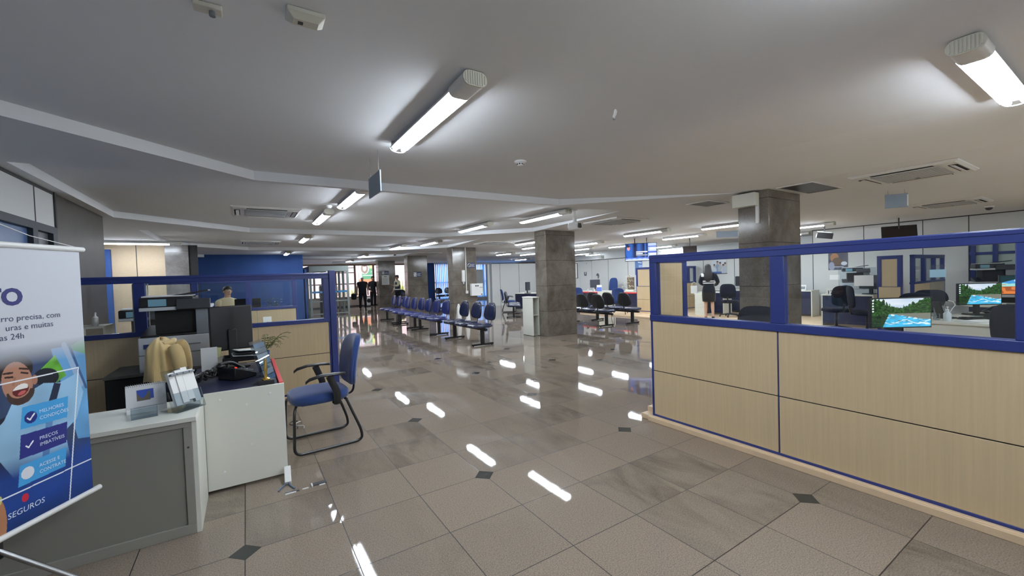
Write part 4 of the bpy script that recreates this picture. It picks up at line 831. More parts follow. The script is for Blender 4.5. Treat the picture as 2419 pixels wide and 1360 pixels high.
# ================================================================ glass door box at the street side
gb = thing('glass_vestibule', 'grey framed glass security door box by the street window', 'glass door box', (2.4, 20.15, 0))
M_GFRAME = mat('grey_green_frame', (150, 160, 156), 0.45); X1, Y1, HH = 1.55, 2.1, 2.22
fr = MB()
for x in (0, .78, X1):
    for y in (0, 1.05, Y1):
        if x == .78 and y == 1.05: continue
        fr.box(x - .045, x + .045, y - .045, y + .045, 0, HH)
fr.box(-.045, X1 + .045, -.05, .05, 1.98, HH).box(-.045, X1 + .045, Y1 - .05, Y1 + .05, 1.98, HH).box(X1 - .05, X1 + .05, 0, Y1, 1.98, HH).box(-.05, .05, 0, Y1, 1.98, HH)
for z in (.06, .62): fr.box(0, X1, -.02, .02, z, z + .05).box(X1 - .02, X1 + .02, 0, Y1, z, z + .05)
fr.build('frame', M_GFRAME, gb, smooth=False, bevel=.004)
for a in ((.05, .73, -.005, .005), (.83, X1 - .05, -.005, .005)): MB().box(*a, .06, 1.98).build('glass_pane', M_GLASS, gb, smooth=False)
for y0 in (.05, 1.1): MB().box(X1 - .005, X1 + .005, y0, y0 + .9, .06, 1.98).build('glass_pane', M_GLASS, gb, smooth=False)
hb = mat('blue_door_strip', (70, 150, 214), 0.4); MB().box(.05, X1 - .05, -.03, -.02, 1.02, 1.10).build('blue_strip', hb, gb); MB().box(X1 + .02, X1 + .03, .1, Y1 - .1, 1.02, 1.10).build('blue_strip', hb, gb)
for x in (.34, 1.1): MB().tube([(x, -.05, .85), (x, -.05, 1.3)], .014, 8).build('door_handle', M_DGREY, gb)
gate = thing('security_gate', 'dark upright security scanner gate inside the glass door box', 'security gate', (2.95, 21.0, 0)); MB().box(-.06, .06, -.25, .25, .001, 1.35).build('pillar', M_DGREY, gate, bevel=.02); MB().box(.5, .62, -.25, .25, .001, 1.35).build('pillar', M_MGREY, gate, bevel=.02); MB().box(-.06, .62, -.2, .2, .001, .02).build('base', M_DGREY, gate)
bsl = thing('wall_screen', 'tall blue slab standing beside the glass door box', 'slab', (2.06, 19.5, 0)); MB().box(0, .07, -.5, .5, 0.001, 2.05).build('slab', M_BLUEWALL, bsl, bevel=.004)
wb_ = thing('floor_unit', 'white floor unit with a dark round front between the two men', 'floor unit', (6.05, 25.3, 0)); MB().box(-.22, .22, -.15, .15, .06, .55).build('case', M_WHITE2, wb_, bevel=.02); MB().lathe([(.12, 0), (.12, .01), (.0, .012)], n=20).build('front_disc', M_BLACK, wb_).matrix_local = Matrix.Translation((.02, -.151, .34)) @ Matrix.Rotation(PI / 2, 4, 'X'); MB().box(-.2, .2, -.13, .13, .001, .06).build('base', M_DGREY, wb_)
# glass door and board left of the white rear partition
gp = thing('window_4', 'clear glass partition beside the white rear partition', 'window', (9.0, 18.54, 0)); gp['kind'] = 'structure'
MB().box(1.52, 1.60, -.04, .04, 0, 2.2).box(1.34, 1.40, -.04, .04, 0, 2.2).box(0, 1.6, -.03, .03, 2.14, 2.2).box(0, .05, -.03, .03, 0, 2.2).build('window_frame', M_MGREY, gp, smooth=False); MB().box(.05, 1.34, -.004, .004, 0.01, 2.14).build('pane', M_GLASS, gp, smooth=False); MB().box(1.40, 1.52, -.02, .02, 0, 2.14).build('side_panel', M_WALL, gp, smooth=False)
wbd = thing('whiteboard', 'pale standing board on thin legs behind the glass partition', 'board', (9.6, 19.3, 0)); MB().box(0, .95, -.015, .015, .75, 1.9).build('board', M_WHITE2, wbd, bevel=.004)
for x in (.05, .9): MB().tube([(x, 0, .75), (x, 0, 0.001)], .014, 8).box(x - .012, x + .012, -.22, .22, .001, .03).build('leg', M_METAL, wbd)

# ================================================================ fittings on the columns
M_SIGNB = mat('navy_sign', (40, 50, 92), 0.4)
def col_sign(label, loc, w, h, round_=True):
    t = thing('wall_sign', label, 'sign', loc); MB().box(0, w, -.008, -.001, 0, h).build('plate', M_SIGNB, t, smooth=False)
    MB().box(w * .05, w * .40, -.0095, -.008, h * .1, h * .9).build('pictogram_field', M_PAPER if round_ else M_NAVY, t, smooth=False)
    k = MB(); cx, cz, r = w * .225, h * .5, h * .32
    k.tube([(cx + r * math.cos(a), -.0105, cz + r * math.sin(a)) for a in [2 * PI * i / 20 for i in range(21)]], .006, 5, caps=False); k.tube([(cx - r * .7, -.0105, cz + r * .7), (cx + r * .7, -.0105, cz - r * .7)], .006, 5); k.build('pictogram', M_SIGNB if round_ else M_PAPER, t)
    b = MB()
    for j in range(3): b.box(w * .47, w * (.93 - .1 * (j % 2)), -.0095, -.008, h * (.62 - .2 * j), h * (.70 - .2 * j))
    b.build('lettering', M_LGREY, t, smooth=False)
col_sign('navy no smoking sign on the column with the white notice paper', (6.22, 22.778, 1.81), .39, .20); col_sign('navy no smoking sign alone on a bare granite column', (6.30, 17.978, 1.59), .38, .24); col_sign('dark navy sign at the top edge of the column with the white boxes', (6.61, 13.218, 1.83), .31, .19, False)
nt = thing('notice_paper', 'white printed notice under the no smoking sign on the far column', 'notice', (6.22, 22.776, 1.26)); MB().box(0, .4, -.004, -.001, 0, .52).build('page', M_PAPER, nt, smooth=False); b = MB().box(.12, .28, -.0055, -.004, .42, .46)
for j in range(9): b.box(.05, .35 - .03 * (j % 3), -.0055, -.004, .06 + .036 * j, .068 + .036 * j)
b.build('lettering', M_MGREY, nt, smooth=False)
cdt = thing('conduit', 'thin white conduit running down the granite column to a socket box', 'conduit', (6.545, 13.218, 0)); MB().box(-.014, .014, -.02, -.001, 1.02, 2.545).build('channel', M_WHITE2, cdt); MB().box(-.04, .05, -.045, -.001, .93, 1.03).build('socket_box', M_WHITE2, cdt, bevel=.004)
dsp = thing('wall_dispenser', 'slim white dispenser tube on the granite column beside the conduit', 'dispenser', (6.42, 13.218, 1.27)); MB().box(-.05, .05, -.09, -.001, .08, .48).build('tube_body', M_WHITE2, dsp, bevel=.012); MB().lathe([(.02, 0), (.03, .03), (.03, .08)], (0, -.045, 0), 12).build('spout', M_LGREY, dsp)
wbx = thing('wall_box', 'white box with two round knobs at the granite column edge', 'wall box', (6.68, 13.216, .84)); MB().box(0, .45, -.14, -.001, 0, .43).build('case', M_WHITE2, wbx, bevel=.008)
for x in (.17, .25): MB().lathe([(.028, 0), (.026, .012), (0, .014)], n=14).build('knob', M_DGREY, wbx).matrix_local = Matrix.Translation((x, -.141, .35)) @ Matrix.Rotation(PI / 2, 4, 'X')
MB().box(.32, .44, -.145, -.14, .28, .30).build('label_strip', M_MGREY, wbx); MB().box(.37, .42, -.145, -.14, .03, .06).build('latch', M_DGREY, wbx)
for k, (x, l) in enumerate(((6.0, 'white folded floor sign behind the first seat back of the front bench'), (6.32, 'white folded floor sign standing at the granite column foot'))):
    t = thing('floor_sign', l, 'floor sign', (x, 12.75, 0), .1, 'folded floor signs')
    for s in (-1, 1): MB().prism([(-.075, .001), (.075, .001), (.055, .5), (.02, .62), (-.02, .62), (-.055, .5)], -.006, .006, 'y').build('leaf_panel', M_WHITE2, t).matrix_local = Matrix.Translation((0, s * .07, 0)) @ Matrix.Rotation(s * .11, 4, 'X')
bxw = thing('junction_box', 'white box with a short trunking high on the big granite column', 'junction box', (6.048, 3.02, 0)); MB().box(-.13, -.001, 0, .31, 2.34, 2.52).build('case', M_WHITE, bxw, bevel=.004); MB().box(-.03, -.001, 0.0, .04, 2.1, 2.34).build('trunking', M_WHITE2, bxw)
exs = thing('exit_light', 'small white emergency light box hanging in the far hall', 'emergency lamp', (14.5, 14.6, ZC)); MB().box(-.1, .1, -.1, .1, -.36, -.2).build('case', M_WHITE2, exs); MB().tube([(0, 0, -.001), (0, 0, -.2)], .01, 8).build('pole', M_WHITE2, exs)

# ================================================================ prints on the white wall (facing -x)
def wall_print(name, label, cat, y, z, w, h, fn, rod=False, nx=50, ny=50):
    t = thing(name, label, cat, (14.19, y, z), -PI / 2); picture('print', -w / 2, w / 2, -h / 2, h / 2, nx, ny, fn, M_PRINT, t, -.004); MB().box(-w / 2, w / 2, -.0035, .006, -h / 2, h / 2).build('backing', M_PAPER, t, smooth=False)
    if rod:
        for s in (-1, 1): MB().tube([(-w / 2 - .02, -.004, s * h / 2), (w / 2 + .02, -.004, s * h / 2)], .01, 8).build('rod', M_NAVY, t)
def people_fn(X, Z):
    im = np.zeros(X.shape + (3,)); im[:] = L3((206, 212, 222))
    for cx, cz, c in ((-.05, .06, (136, 156, 186)), (.05, .02, (170, 176, 186)), (.16, -.06, (188, 190, 196)), (-.17, -.05, (196, 204, 214)), (.23, .0, (176, 186, 200))):
        put(im, ell_mask(X, Z, cx, cz - .13, .085, .15), c); put(im, ell_mask(X, Z, cx, cz + .06, .036, .05), (188, 156, 138)); put(im, ell_mask(X, Z, cx, cz + .095, .038, .028), (70, 58, 58))
    put(im, (Z < -.2) & (X < .1), (70, 96, 160)); return im
wall_print('wall_banner', 'hanging print of several smiling people behind the woman', 'poster', 8.5, 1.61, .55, .54, people_fn, True)
def fire_fn(X, Z):
    im = np.zeros(X.shape + (3,)); im[:] = L3((84, 86, 100)); im += (vnoise(X + 2, Z + 2, 14, 4)[..., None] - .5) * .05; put(im, ell_mask(X, Z, -.08, .1, .1, .13), (168, 120, 84)); put(im, ell_mask(X, Z, -.02, -.02, .12, .12), (104, 84, 70)); put(im, ell_mask(X, Z, -.15, -.14, .07, .12), (150, 156, 180)); put(im, ell_mask(X, Z, .145, -.07, .07, .055), (214, 220, 232)); put(im, (np.abs(Z + .16) < .012) & (X > -.1) & (X < .14), (190, 196, 210)); return im
wall_print('poster', 'dark poster with an orange blur and white oval on the white wall', 'poster', 4.97, 1.61, .46, .50, fire_fn)
def blue_fn(X, Z):
    im = np.zeros(X.shape + (3,)); im[:] = L3((92, 124, 178)); put(im, ell_mask(X, Z, .03, -.22, .075, .09), (176, 192, 220)); put(im, ell_mask(X, Z, .03, -.22, .045, .055), (92, 124, 178)); put(im, (np.abs(Z - .02) < .06) & (X > .0), (146, 172, 212)); put(im, seg_mask(X, Z, (-.02, .2), (.15, .17), .02), (224, 230, 240)); return im
wall_print('poster', 'tall blue poster under the lit television', 'poster', 12.08, 1.71, .40, .68, blue_fn)
def wc_fn(X, Z):
    im = np.zeros(X.shape + (3,)); im[:] = L3((206, 206, 206)); put(im, (np.abs(X) > .03) & (np.abs(X) < .09) & (Z > -.08), (58, 62, 92)); put(im, (np.abs(Z + .06) < .03) & (np.abs(X) < .09), (58, 62, 92)); return im
wall_print('washroom_sign', 'small square navy and white sign on the washroom door', 'sign', 15.4, 1.49, .2, .2, wc_fn, False, 24, 24)
def rnd_fn(X, Z):
    im = np.zeros(X.shape + (3,)); im[:] = L3((206, 207, 206)); put(im, ell_mask(X, Z, 0, 0, .1, .13), (92, 92, 104)); put(im, ell_mask(X, Z, .02, -.03, .03, .045), (150, 120, 120)); put(im, poly_mask(X, Z, [(-.11, -.14), (0, -.14), (-.01, .0), (-.11, .02)]), (206, 207, 206)); return im
wall_print('wall_sticker', 'dark half round sticker on the white wall beside the washroom door', 'sticker', 14.55, 1.37, .24, .3, rnd_fn, False, 30, 36)
brd = thing('picture_frame', 'framed white chart beside the granite podium column', 'picture', (14.185, 16.3, 1.3), -PI / 2); MB().box(-.32, .32, -.012, .01, 0, .72).build('sheet', M_PAPER, brd); f = MB()
for a in ((-.34, .34, -.02, .0), (-.34, .34, .72, .74)): f.box(a[0], a[1], -.02, .012, a[2], a[3])
for x in (-.34, .32): f.box(x, x + .02, -.02, .012, 0, .72)
f.build('frame', M_DGREY, brd, smooth=False); b = MB()
for j in range(3): b.box(-.2, .2, -.014, -.012, .15 + .2 * j, .22 + .2 * j)
b.build('chart_print', M_LGREY, brd, smooth=False)
d1 = thing('door_1', 'plain white washroom door in the white panel wall', 'door', (14.2, 15.39, 0), -PI / 2); d1['kind'] = 'structure'
f = MB().box(-.45, -.40, -.015, -.002, 0, 2.12).box(.40, .45, -.015, -.002, 0, 2.12).box(-.45, .45, -.015, -.002, 2.07, 2.12); f.build('frame', M_LGREY, d1, smooth=False); dl = MB().box(-.40, .40, -.008, -.002, 0.01, 2.07).build('leaf', M_WALL, d1, smooth=False)
MB().box(.30, .36, -.05, -.008, .98, 1.02).build('door_handle', M_METAL, d1); MB().box(-.3, .1, -.05, -.008, 1.98, 2.04).build('door_closer', M_LGREY, d1)
# glazed blue framed wall at the far end of the white wall
w5 = thing('window_5', 'blue framed glazed wall beside the white panels', 'window', (14.2, 0, 0)); w5['kind'] = 'structure'
f = MB().box(-.03, .05, -3.1, 2.42, 2.0, 2.06).box(-.03, .05, -3.1, 2.42, 1.62, 1.68).box(-.03, .05, -3.1, 2.42, 0.05, .12)
for y in (2.36, 2.02, 1.2, .2, -.9, -2.0): f.box(-.04, .06, y - .04, y + .04, .05, 2.06)
f.build('window_frame', M_BLUE, w5, smooth=False); MB().box(0, .01, -3.1, 2.4, .12, 2.0).build('pane', mat('frosted_green_grey_pane', (170, 184, 178), 0.35, spec=0.5), w5, smooth=False)
# ================================================================ office furniture beyond the wooden screen (standing on the platform)
ZP = .05
def make_desk(label, loc, rotz, w, d, h, front=M_NAVY, edge=None, group=None, name='office_desk', end=M_WHITE):
    """front towards local -y, x from 0 to w"""
    t = thing(name, label, 'desk', loc, rotz, group)
    MB().box(0, w, 0, d, h - .03, h).build('desk_top', M_WHITE, t, bevel=.003)
    if edge: MB().box(-.002, w + .002, -.012, 0, h - .055, h).build('front_edge', edge, t, bevel=.002)
    for x in (0, w - .025): MB().box(x, x + .025, .02, d - .02, .001, h - .031).build('end_panel', end, t)
    MB().box(.026, w - .026, .03, .05, .06, h - .031).build('front_panel', front, t); return t
def make_monitor(label, loc, rotz, w, h, m, fn=None, z0=.10, name='monitor'):
    """screen towards local -y"""
    t = thing(name, label, 'monitor', loc, rotz)
    MB().box(-w / 2, w / 2, -.005, .03, z0, z0 + h).build('bezel', M_BLACK, t, bevel=.004)
    if fn: picture('screen', -w / 2 + .01, w / 2 - .01, z0 + .012, z0 + h - .01, 150, 84, lambda X, Z: fn(X / w + .5, (Z - z0) / h), m, t, -.0065)
    else: MB().box(-w / 2 + .01, w / 2 - .01, -.0065, -.0052, z0 + .012, z0 + h - .01).build('screen', m, t, smooth=False)
    MB().box(-.03, .03, .03, .06, .015, z0 + h * .6).build('stand', M_BLACK, t, bevel=.004); MB().box(-.11, .11, -.07, .12, 0, .016).build('base', M_BLACK, t, bevel=.005); return t
def river_fn(U, V):
    im = np.zeros(U.shape + (3,)); n = vnoise(U + 2, V + 2, 14, 6); n2 = vnoise(U + 2, V + 2, 45, 7); n3 = vnoise(U * 2.2 + 2, V * .25 + 2, 26, 8)
    im[:] = L3((196, 206, 220)); im += (vnoise(U + 1, V * 2 + 1, 5, 9)[..., None] - .5) * L3((235, 190, 160)) * .35
    hz = .66 + .02 * np.sin(U * 9)
    put(im, V < hz + .05 * n2, (58, 84, 56))
    rt = hz + .30 * np.clip((U - .45) / .5, 0, 1) + .14 * (n3 - .4); lt = .95 - 1.1 * np.clip(U - .16, 0, 1) + .22 * (n3 - .5)
    for m in ((V < rt) & (U > .42), (V < lt) & (U < .45)): im[m] = (L3((50, 92, 38)) * (.06 + 1.35 * n2[..., None] ** 1.6))[m]
    m = (V < .42) & (U < .3); im[m] = (L3((40, 70, 34)) * (.1 + .9 * n2[..., None]))[m]
    put(im, ((V < .48) & (U > .3)), (116, 116, 106)); wv = .46 - .42 * np.clip((U - .42) / .55, 0, 1) ** 1.3
    m = (V < .44 - .18 * np.clip((U - .4) / .5, 0, 1) + .02 * n2) & (U > .30 - .25 * (.45 - V)) & (U < 1.03 - .10 * V); im[m] = (L3((64, 170, 214)) * (.75 + .5 * n[..., None]))[m]
    put(im, m & (vnoise(U * .5 + 2, V * 2 + 2, 22, 17) > .74) & (V > .10), (206, 226, 236)); put(im, m & (np.abs(V - .2 - .06 * np.sin(U * 14)) < .015), (200, 222, 232)); put(im, m & (vnoise(U * .5 + 3, V * 2 + 3, 30, 18) > .82) & (V > .15), (92, 110, 118))
    for k in range(5): put(im, (np.abs(U - .04) < .014) & (np.abs(V - .92 + .09 * k) < .022), (226, 232, 240))
    return im
def desert_fn(U, V):
    im = np.zeros(U.shape + (3,)); n = vnoise(U + 2, V + 2, 9, 3); im[:] = L3((20, 46, 50)); put(im, V < .9 - .5 * np.abs(U - .6), (66, 140, 200)); put(im, ell_mask(U, V, .55, .72, .22, .13), (190, 214, 230)); put(im, (V < .56 + .05 * n), (150, 206, 200)); put(im, (V < .42 + .12 * (n > .55)), (206, 116, 58)); put(im, (V < .42) & (n < .4), (150, 78, 40)); return im
make_desk('low desk just behind the screen glass, carrying the big river picture monitor', (5.2, 2.0, ZP), -PI / 2, 1.1, .62, .56)
make_monitor('big monitor with river and forest picture just behind the screen glass', (5.22, 1.52, .71), math.radians(-36), .59, .31, M_SCREEN, river_fn, .205).location = (5.6, 1.435, .611)
make_desk('white desk with the sanitizer bottle and keyboard behind the glass', (6.80, 1.72, ZP), -PI / 2, .74, 1.55, .73, front=M_WHITE)
ZT = .781
make_monitor('monitor with river picture standing on the white desk', (7.9, 1.26, ZT), math.radians(-42), .48, .28, M_SCREEN, river_fn, .13)
sz = thing('sanitizer_pump', 'clear pump bottle of sanitizer on the white desk corner', 'bottle', (6.93, 1.36, ZT)); MB().lathe([(.034, 0), (.036, .01), (.036, .085), (.016, .11), (.014, .118)], n=18).build('body', mat('clear_gel', (196, 206, 212), 0.1, spec=0.6), sz); MB().lathe([(.015, .118), (.015, .135), (.006, .138), (.006, .155), (.012, .158), (.012, .17)], n=12).box(-.035, .005, -.006, .006, .16, .17).build('pump', M_WHITE2, sz)
jr = thing('glass_jar', 'small empty glass jar beside the sanitizer pump', 'jar', (7.02, 1.47, ZT)); MB().lathe([(.03, 0), (.032, .005), (.032, .07), (.03, .072), (.028, .07), (.028, .008), (0, .008)], n=16).build('glass', M_ACRYL, jr)
sh = thing('acrylic_shield', 'clear acrylic shield with a pale blue band on the white desk', 'acrylic shield', (7.5, 1.56, ZT), math.radians(-42)); MB().box(-.085, .085, -.003, .003, .01, .66).build('sheet', M_ACRYL, sh); MB().box(-.09, .09, -.006, .006, .5, .60).build('band', mat('pale_blue_band', (150, 186, 204), 0.4), sh)
for x in (-.07, .07): MB().box(x - .02, x + .02, -.05, .05, 0, .012).build('foot', M_ACRYL, sh)
cs = thing('card_stand', 'black L shaped stand with a white loop of wire on the desk', 'stand', (7.24, 1.44, ZT), math.radians(-40)); MB().box(-.06, .12, -.05, .05, 0, .012).obox((-.07, 0, .11), .008, .05, .1, (0, -.3, 0)).build('bracket', M_BLACK, cs, smooth=False); MB().tube([(.02, 0, .012), (.08, 0, .12), (.11, 0, .16), (.09, 0, .2), (.03, 0, .22)], .004, 6).build('wire_loop', M_WHITE2, cs)
k2 = thing('keyboard', 'black keyboard under the monitor on the white desk', 'keyboard', (7.34, 1.16, ZT), math.radians(-40)); MB().box(-.2, .2, -.07, .07, 0, .02).build('case', M_BLACK, k2, bevel=.004); ky = MB()
for i in range(4):
    for j in range(15): ky.box(-.19 + .0255 * j, -.17 + .0255 * j, -.06 + .03 * i, -.036 + .03 * i, .02, .027)
ky.build('keys', M_BLACKM, k2, smooth=False)
for k in range(4): q = MB().obox((0, 0, .0015), .15, .10, .0015, (0, 0, .05 * k)).build('paper_stack', M_PAPER if k % 2 else M_LGREY); q.location = (6.98 + .02 * k, 1.13 - .01 * k, ZT + .0032 * k); q.rotation_euler = (0, 0, math.radians(-40)); q.name = 'paper_sheet'; tag(q, ('lowest', 'second', 'third', 'topmost')[k] + ' sheet of the flat paper pile at the white desk edge', 'paper', 'papers on the white desk')
tl2 = copy_tree(tl); tl2.location = (7.80, 1.08, ZT); tl2.rotation_euler = (0, 0, math.radians(-20)); tl2['label'] = 'black telephone beside the monitor on the white desk'
ba = thing('desk_basket', 'pale open box of papers behind the monitor stand', 'box', (8.12, 1.56, ZT), math.radians(-42)); bx = MB().box(-.14, .14, -.09, .09, 0, .004)
for a in ((-.14, .14, -.09, -.085), (-.14, .14, .085, .09), (-.14, -.135, -.085, .085), (.135, .14, -.085, .085)): bx.box(*a, .004, .09)
bx.build('box_shell', M_LGREY, ba, smooth=False); MB().obox((0, 0, .09), .11, .003, .07, (.3, 0, .3)).build('paper_sheet', M_PAPER, ba)
make_desk('desk carrying the monitor with the orange desert picture', (9.7, 1.75, ZP), -PI / 2, 1.1, .7, .73); make_monitor('monitor with an orange desert picture at the photo edge', (9.98, 1.16, ZT), math.radians(-55), .50, .30, M_SCREEN, desert_fn, .16)
sw = make_swivel('black office chair at the end of the white desk, cut by the frame post', (6.35, .62, ZP), PI * .35, M_DARKFAB, 'office chairs', back_h=.22)
for x, y, r, l in ((8.3, 2.06, 2.2, 'first of two round backed chairs behind the big river monitor'), (9.3, 2.08, 2.0, 'second of two round backed chairs, touching the big river monitor edge in view'), (10.9, 3.86, 2.4, 'grey looking office chair before the desk with the number card'), (10.5, 3.2, .5, 'dark office chair before the far desk, beside the wooden screen'),
                   (5.15, 2.62, -1.1, 'dark chair whose round top just rises over the screen rail'), (12.25, 7.02, 1.9, 'grey blue office chair beside the big column, behind the glass')): dup(sw, (x, y, ZP if x > 6 else 0), r, l)
make_desk('navy fronted white desk with the number card, before the white wall', (11.7, 4.45, ZP), -PI / 2, 1.0, .7, .75)
nc = thing('number_card', 'white card with the number 17 on the navy fronted desk', 'card', (11.76, 4.28, .801), -PI / 2 + .3); MB().prism([(-.05, 0), (.05, 0), (0, .13)], -.075, .075, 'x').build('tent', M_PAPER, nc, smooth=False); words('lettering', '17', .12, M_BLACK, nc, (0, -.0545 + .006, .012), rot=(PI / 2 - .37, 0, 0), align='CENTER', bold=.002)
wn_ = thing('wall_note', 'small white note on the white wall left of the copier', 'note', (14.19, 5.05, 1.15), -PI / 2); MB().box(-.12, .12, -.004, .001, -.07, .07).build('page', M_PAPER, wn_)
mb_ = thing('monitor', 'black monitor seen from behind on the navy fronted desk', 'monitor', (12.05, 3.62, .801), 1.0); MB().box(-.26, .26, -.02, .03, .12, .44).build('back_cover', M_BLACK, mb_, bevel=.01); MB().box(-.04, .04, -.05, -.02, .02, .3).build('stand', M_BLACK, mb_); MB().box(-.12, .12, -.12, .08, 0, .016).build('base', M_BLACK, mb_)
acs = thing('acrylic_shield', 'clear acrylic shield at the front of the navy fronted desk', 'acrylic shield', (11.72, 3.75, .801), -PI / 2); MB().box(-.35, .35, -.003, .003, .01, .62).build('sheet', M_ACRYL, acs); MB().box(-.3, -.26, -.02, .06, 0, .012).box(.26, .3, -.02, .06, 0, .012).build('foot', M_ACRYL, acs); MB().box(-.05, .30, -.005, -.0035, .2, .44).build('paper_sheet', M_PAPER, acs)
dup(p0, (13.45, 4.35, .70), -1.2, 'copier standing before the white wall beneath the dark poster'); cs2 = copy_tree(stn); cs2.location = (13.45, 4.35, ZP); cs2.rotation_euler = (0, 0, -1.2); cs2.scale = (1, 1, 1.3); cs2['label'] = 'dark stand under the copier by the white wall'
dup(p0, (13.55, 2.0, .70), -1.25, 'far copier standing before the blue framed glazing'); cs3 = copy_tree(cs2); cs3.location = (13.55, 2.0, ZP); cs3.rotation_euler = (0, 0, -1.25); cs3['label'] = 'dark stand under the copier by the blue glazing'
make_desk('navy fronted desk close to the big column, with two small photo cards', (13.5, 6.5, ZP), -PI / 2, 1.14, .5, .75)
for k, (y, l) in enumerate(((5.62, 'small white photo card on the desk edge beside the big column'), (5.88, 'second photo card standing closer to the big column'))):
    t = thing('photo_card', l, 'card', (13.62, y, .801), -PI / 2 - .2, 'photo cards'); MB().obox((0, 0, .075), .085, .004, .078, (-.2, 0, 0)).build('card', M_PAPER, t); MB().obox((0, -.006, .07), .06, .002, .04, (-.2, 0, 0)).build('card_print', M_MGREY, t); MB().obox((0, .03, .05), .02, .003, .053, (.5, 0, 0)).build('prop', M_PAPER, t)
wd = make_desk('white topped desk with papers where the woman stands', (13.52, 8.6, ZP), -PI / 2, 1.5, .6, .75)
wd2 = make_desk('white sided side desk beside the standing woman', (12.05, 7.7, ZP), 0, .5, .36, .70, front=M_NAVY); wd2.rotation_euler = (0, 0, 0)
wd3 = make_desk('navy fronted desk between the woman and the big column', (12.6, 8.3, ZP), -PI / 2, .87, .5, .72)
r_ = random.Random(3)
for k in range(7):
    q = MB().box(-.15, .15, -.11, .11, 0, .018).build('paper_pile', (M_PAPER, M_LGREY, M_PAPER)[k % 3], bevel=.002); q.location = (13.78 + r_.uniform(-.02, .02), 7.95 + r_.uniform(-.02, .02), .8012 + .019 * k); q.rotation_euler = (0, 0, r_.uniform(-.2, .2) + PI / 2); q.name = 'file_folder'
    tag(q, ('lowest', 'second', 'third', 'fourth', 'fifth', 'sixth', 'topmost')[k] + ' folder of the pile on the desk beyond the woman', 'folder', 'folders on the desk beyond the woman')
mb2 = copy_tree(mb_); mb2.location = (13.75, 7.38, .801); mb2.rotation_euler = (0, 0, 1.9); mb2['label'] = 'black monitor on the desk beside the big column, behind the woman'
# red edged counters
ca = make_desk('red edged navy counter with a white side, under the washroom door', (12.0, 13.7, 0), -PI / 2, 1.35, 1.1, .75, edge=M_RED, name='service_counter', group='red edged counters')
cb2 = make_desk('red edged navy counter beside the solid wooden screen', (12.1, 11.55, .05), -PI / 2, 1.3, 1.0, .70, edge=M_RED, name='service_counter', group='red edged counters')
M_MON = mat('dim_screen', (60, 62, 70), 0.2)
make_monitor('dark monitor on the counter under the washroom door', (12.6, 13.1, .751), -.9, .42, .34, M_MON, None, .14)
make_swivel('tall backed dark blue chair behind the counter under the sticker', (13.4, 13.0, 0), -1.4, M_FABRIC, 'tall office chairs', back_h=.36)
vcd = copy_tree(vc); vcd.location = (11.0, 10.25, 0); vcd.rotation_euler = (0, 0, PI + .6); vcd['label'] = 'dark visitor chair with a high back before the red edged counter'; vcd['group'] = 'far visitor chairs'
vce = copy_tree(vc); vce.location = (11.2, 12.5, 0); vce.rotation_euler = (0, 0, PI + .5); vce['label'] = 'dark visitor chair just emerging behind the granite podium column'; vce['group'] = 'far visitor chairs'
vcf = copy_tree(vc); vcf.location = (9.2, 14.6, 0); vcf.rotation_euler = (0, 0, PI - .6); vcf['label'] = 'dark visitor chair seen side on beside the desk left of the podium column'; vcf['label'] = 'dark visitor chair seen side on at the desk beside the white podium'; vcf['group'] = 'far visitor chairs'
dd = make_desk('dark desk against the white rear partition, beside the podium column', (9.9, 15.3, 0), -PI / 2 + .55, 1.3, .7, .74); make_monitor('grey monitor on the dark desk before the white rear partition', (10.25, 14.75, .741), .3, .3, .36, M_MON, None, .12)
fl_ = thing('decoration', 'pale rustic ornament with twisted ribbons on the red edged counter', 'ornament', (12.45, 11.0, .751)); MB().box(-.02, .02, -.16, .16, .08, .55).build('picture_board', mat('brown_board', (110, 96, 82), 0.7), fl_, bevel=.004); rb = MB(); r_ = random.Random(8)
for k in range(14): y0 = r_.uniform(-.2, .2); z0 = r_.uniform(.05, .6); rb.tube([(-.04, y0, z0), (-.07, y0 + .08, z0 + .04), (-.05, y0 + .16, z0 - .01), (-.06, y0 + .2, z0 + .06)], .014, 6, flat=.3)
rb.build('ribbons', mat('cream_ribbon', (222, 214, 190), 0.6), fl_); MB().box(-.12, .06, -.22, .2, 0, .08).build('base', M_CREAM, fl_, bevel=.02)
for k, (dy, l) in enumerate(((.12, 'little clear cup on the counter under the washroom door'), (-.28, 'little white cup at the end of the counter under the washroom door'))):
    t = thing('cup', l, 'cup', (12.15, 12.95 + dy, .751)); MB().lathe([(.03, 0), (.036, .1), (.033, .1), (.028, .005), (0, .005)], n=14).build('shell', M_WHITE2 if k else M_LGREY, t)
bs_ = thing('brochure_stand', 'white and blue brochure stand on the counter before the tall chair', 'brochure stand', (12.3, 12.55, .751), -.9); MB().obox((0, 0, .132), .1, .004, .13, (-.3, 0, 0)).build('back_sheet', M_PAPER, bs_); MB().obox((0, -.05, .092), .1, .012, .08, (-.3, 0, 0)).build('leaflets', mat('blue_leaflet', (70, 96, 170), 0.5), bs_); MB().box(-.1, .1, -.1, .08, 0, .006).build('base', M_WHITE2, bs_)
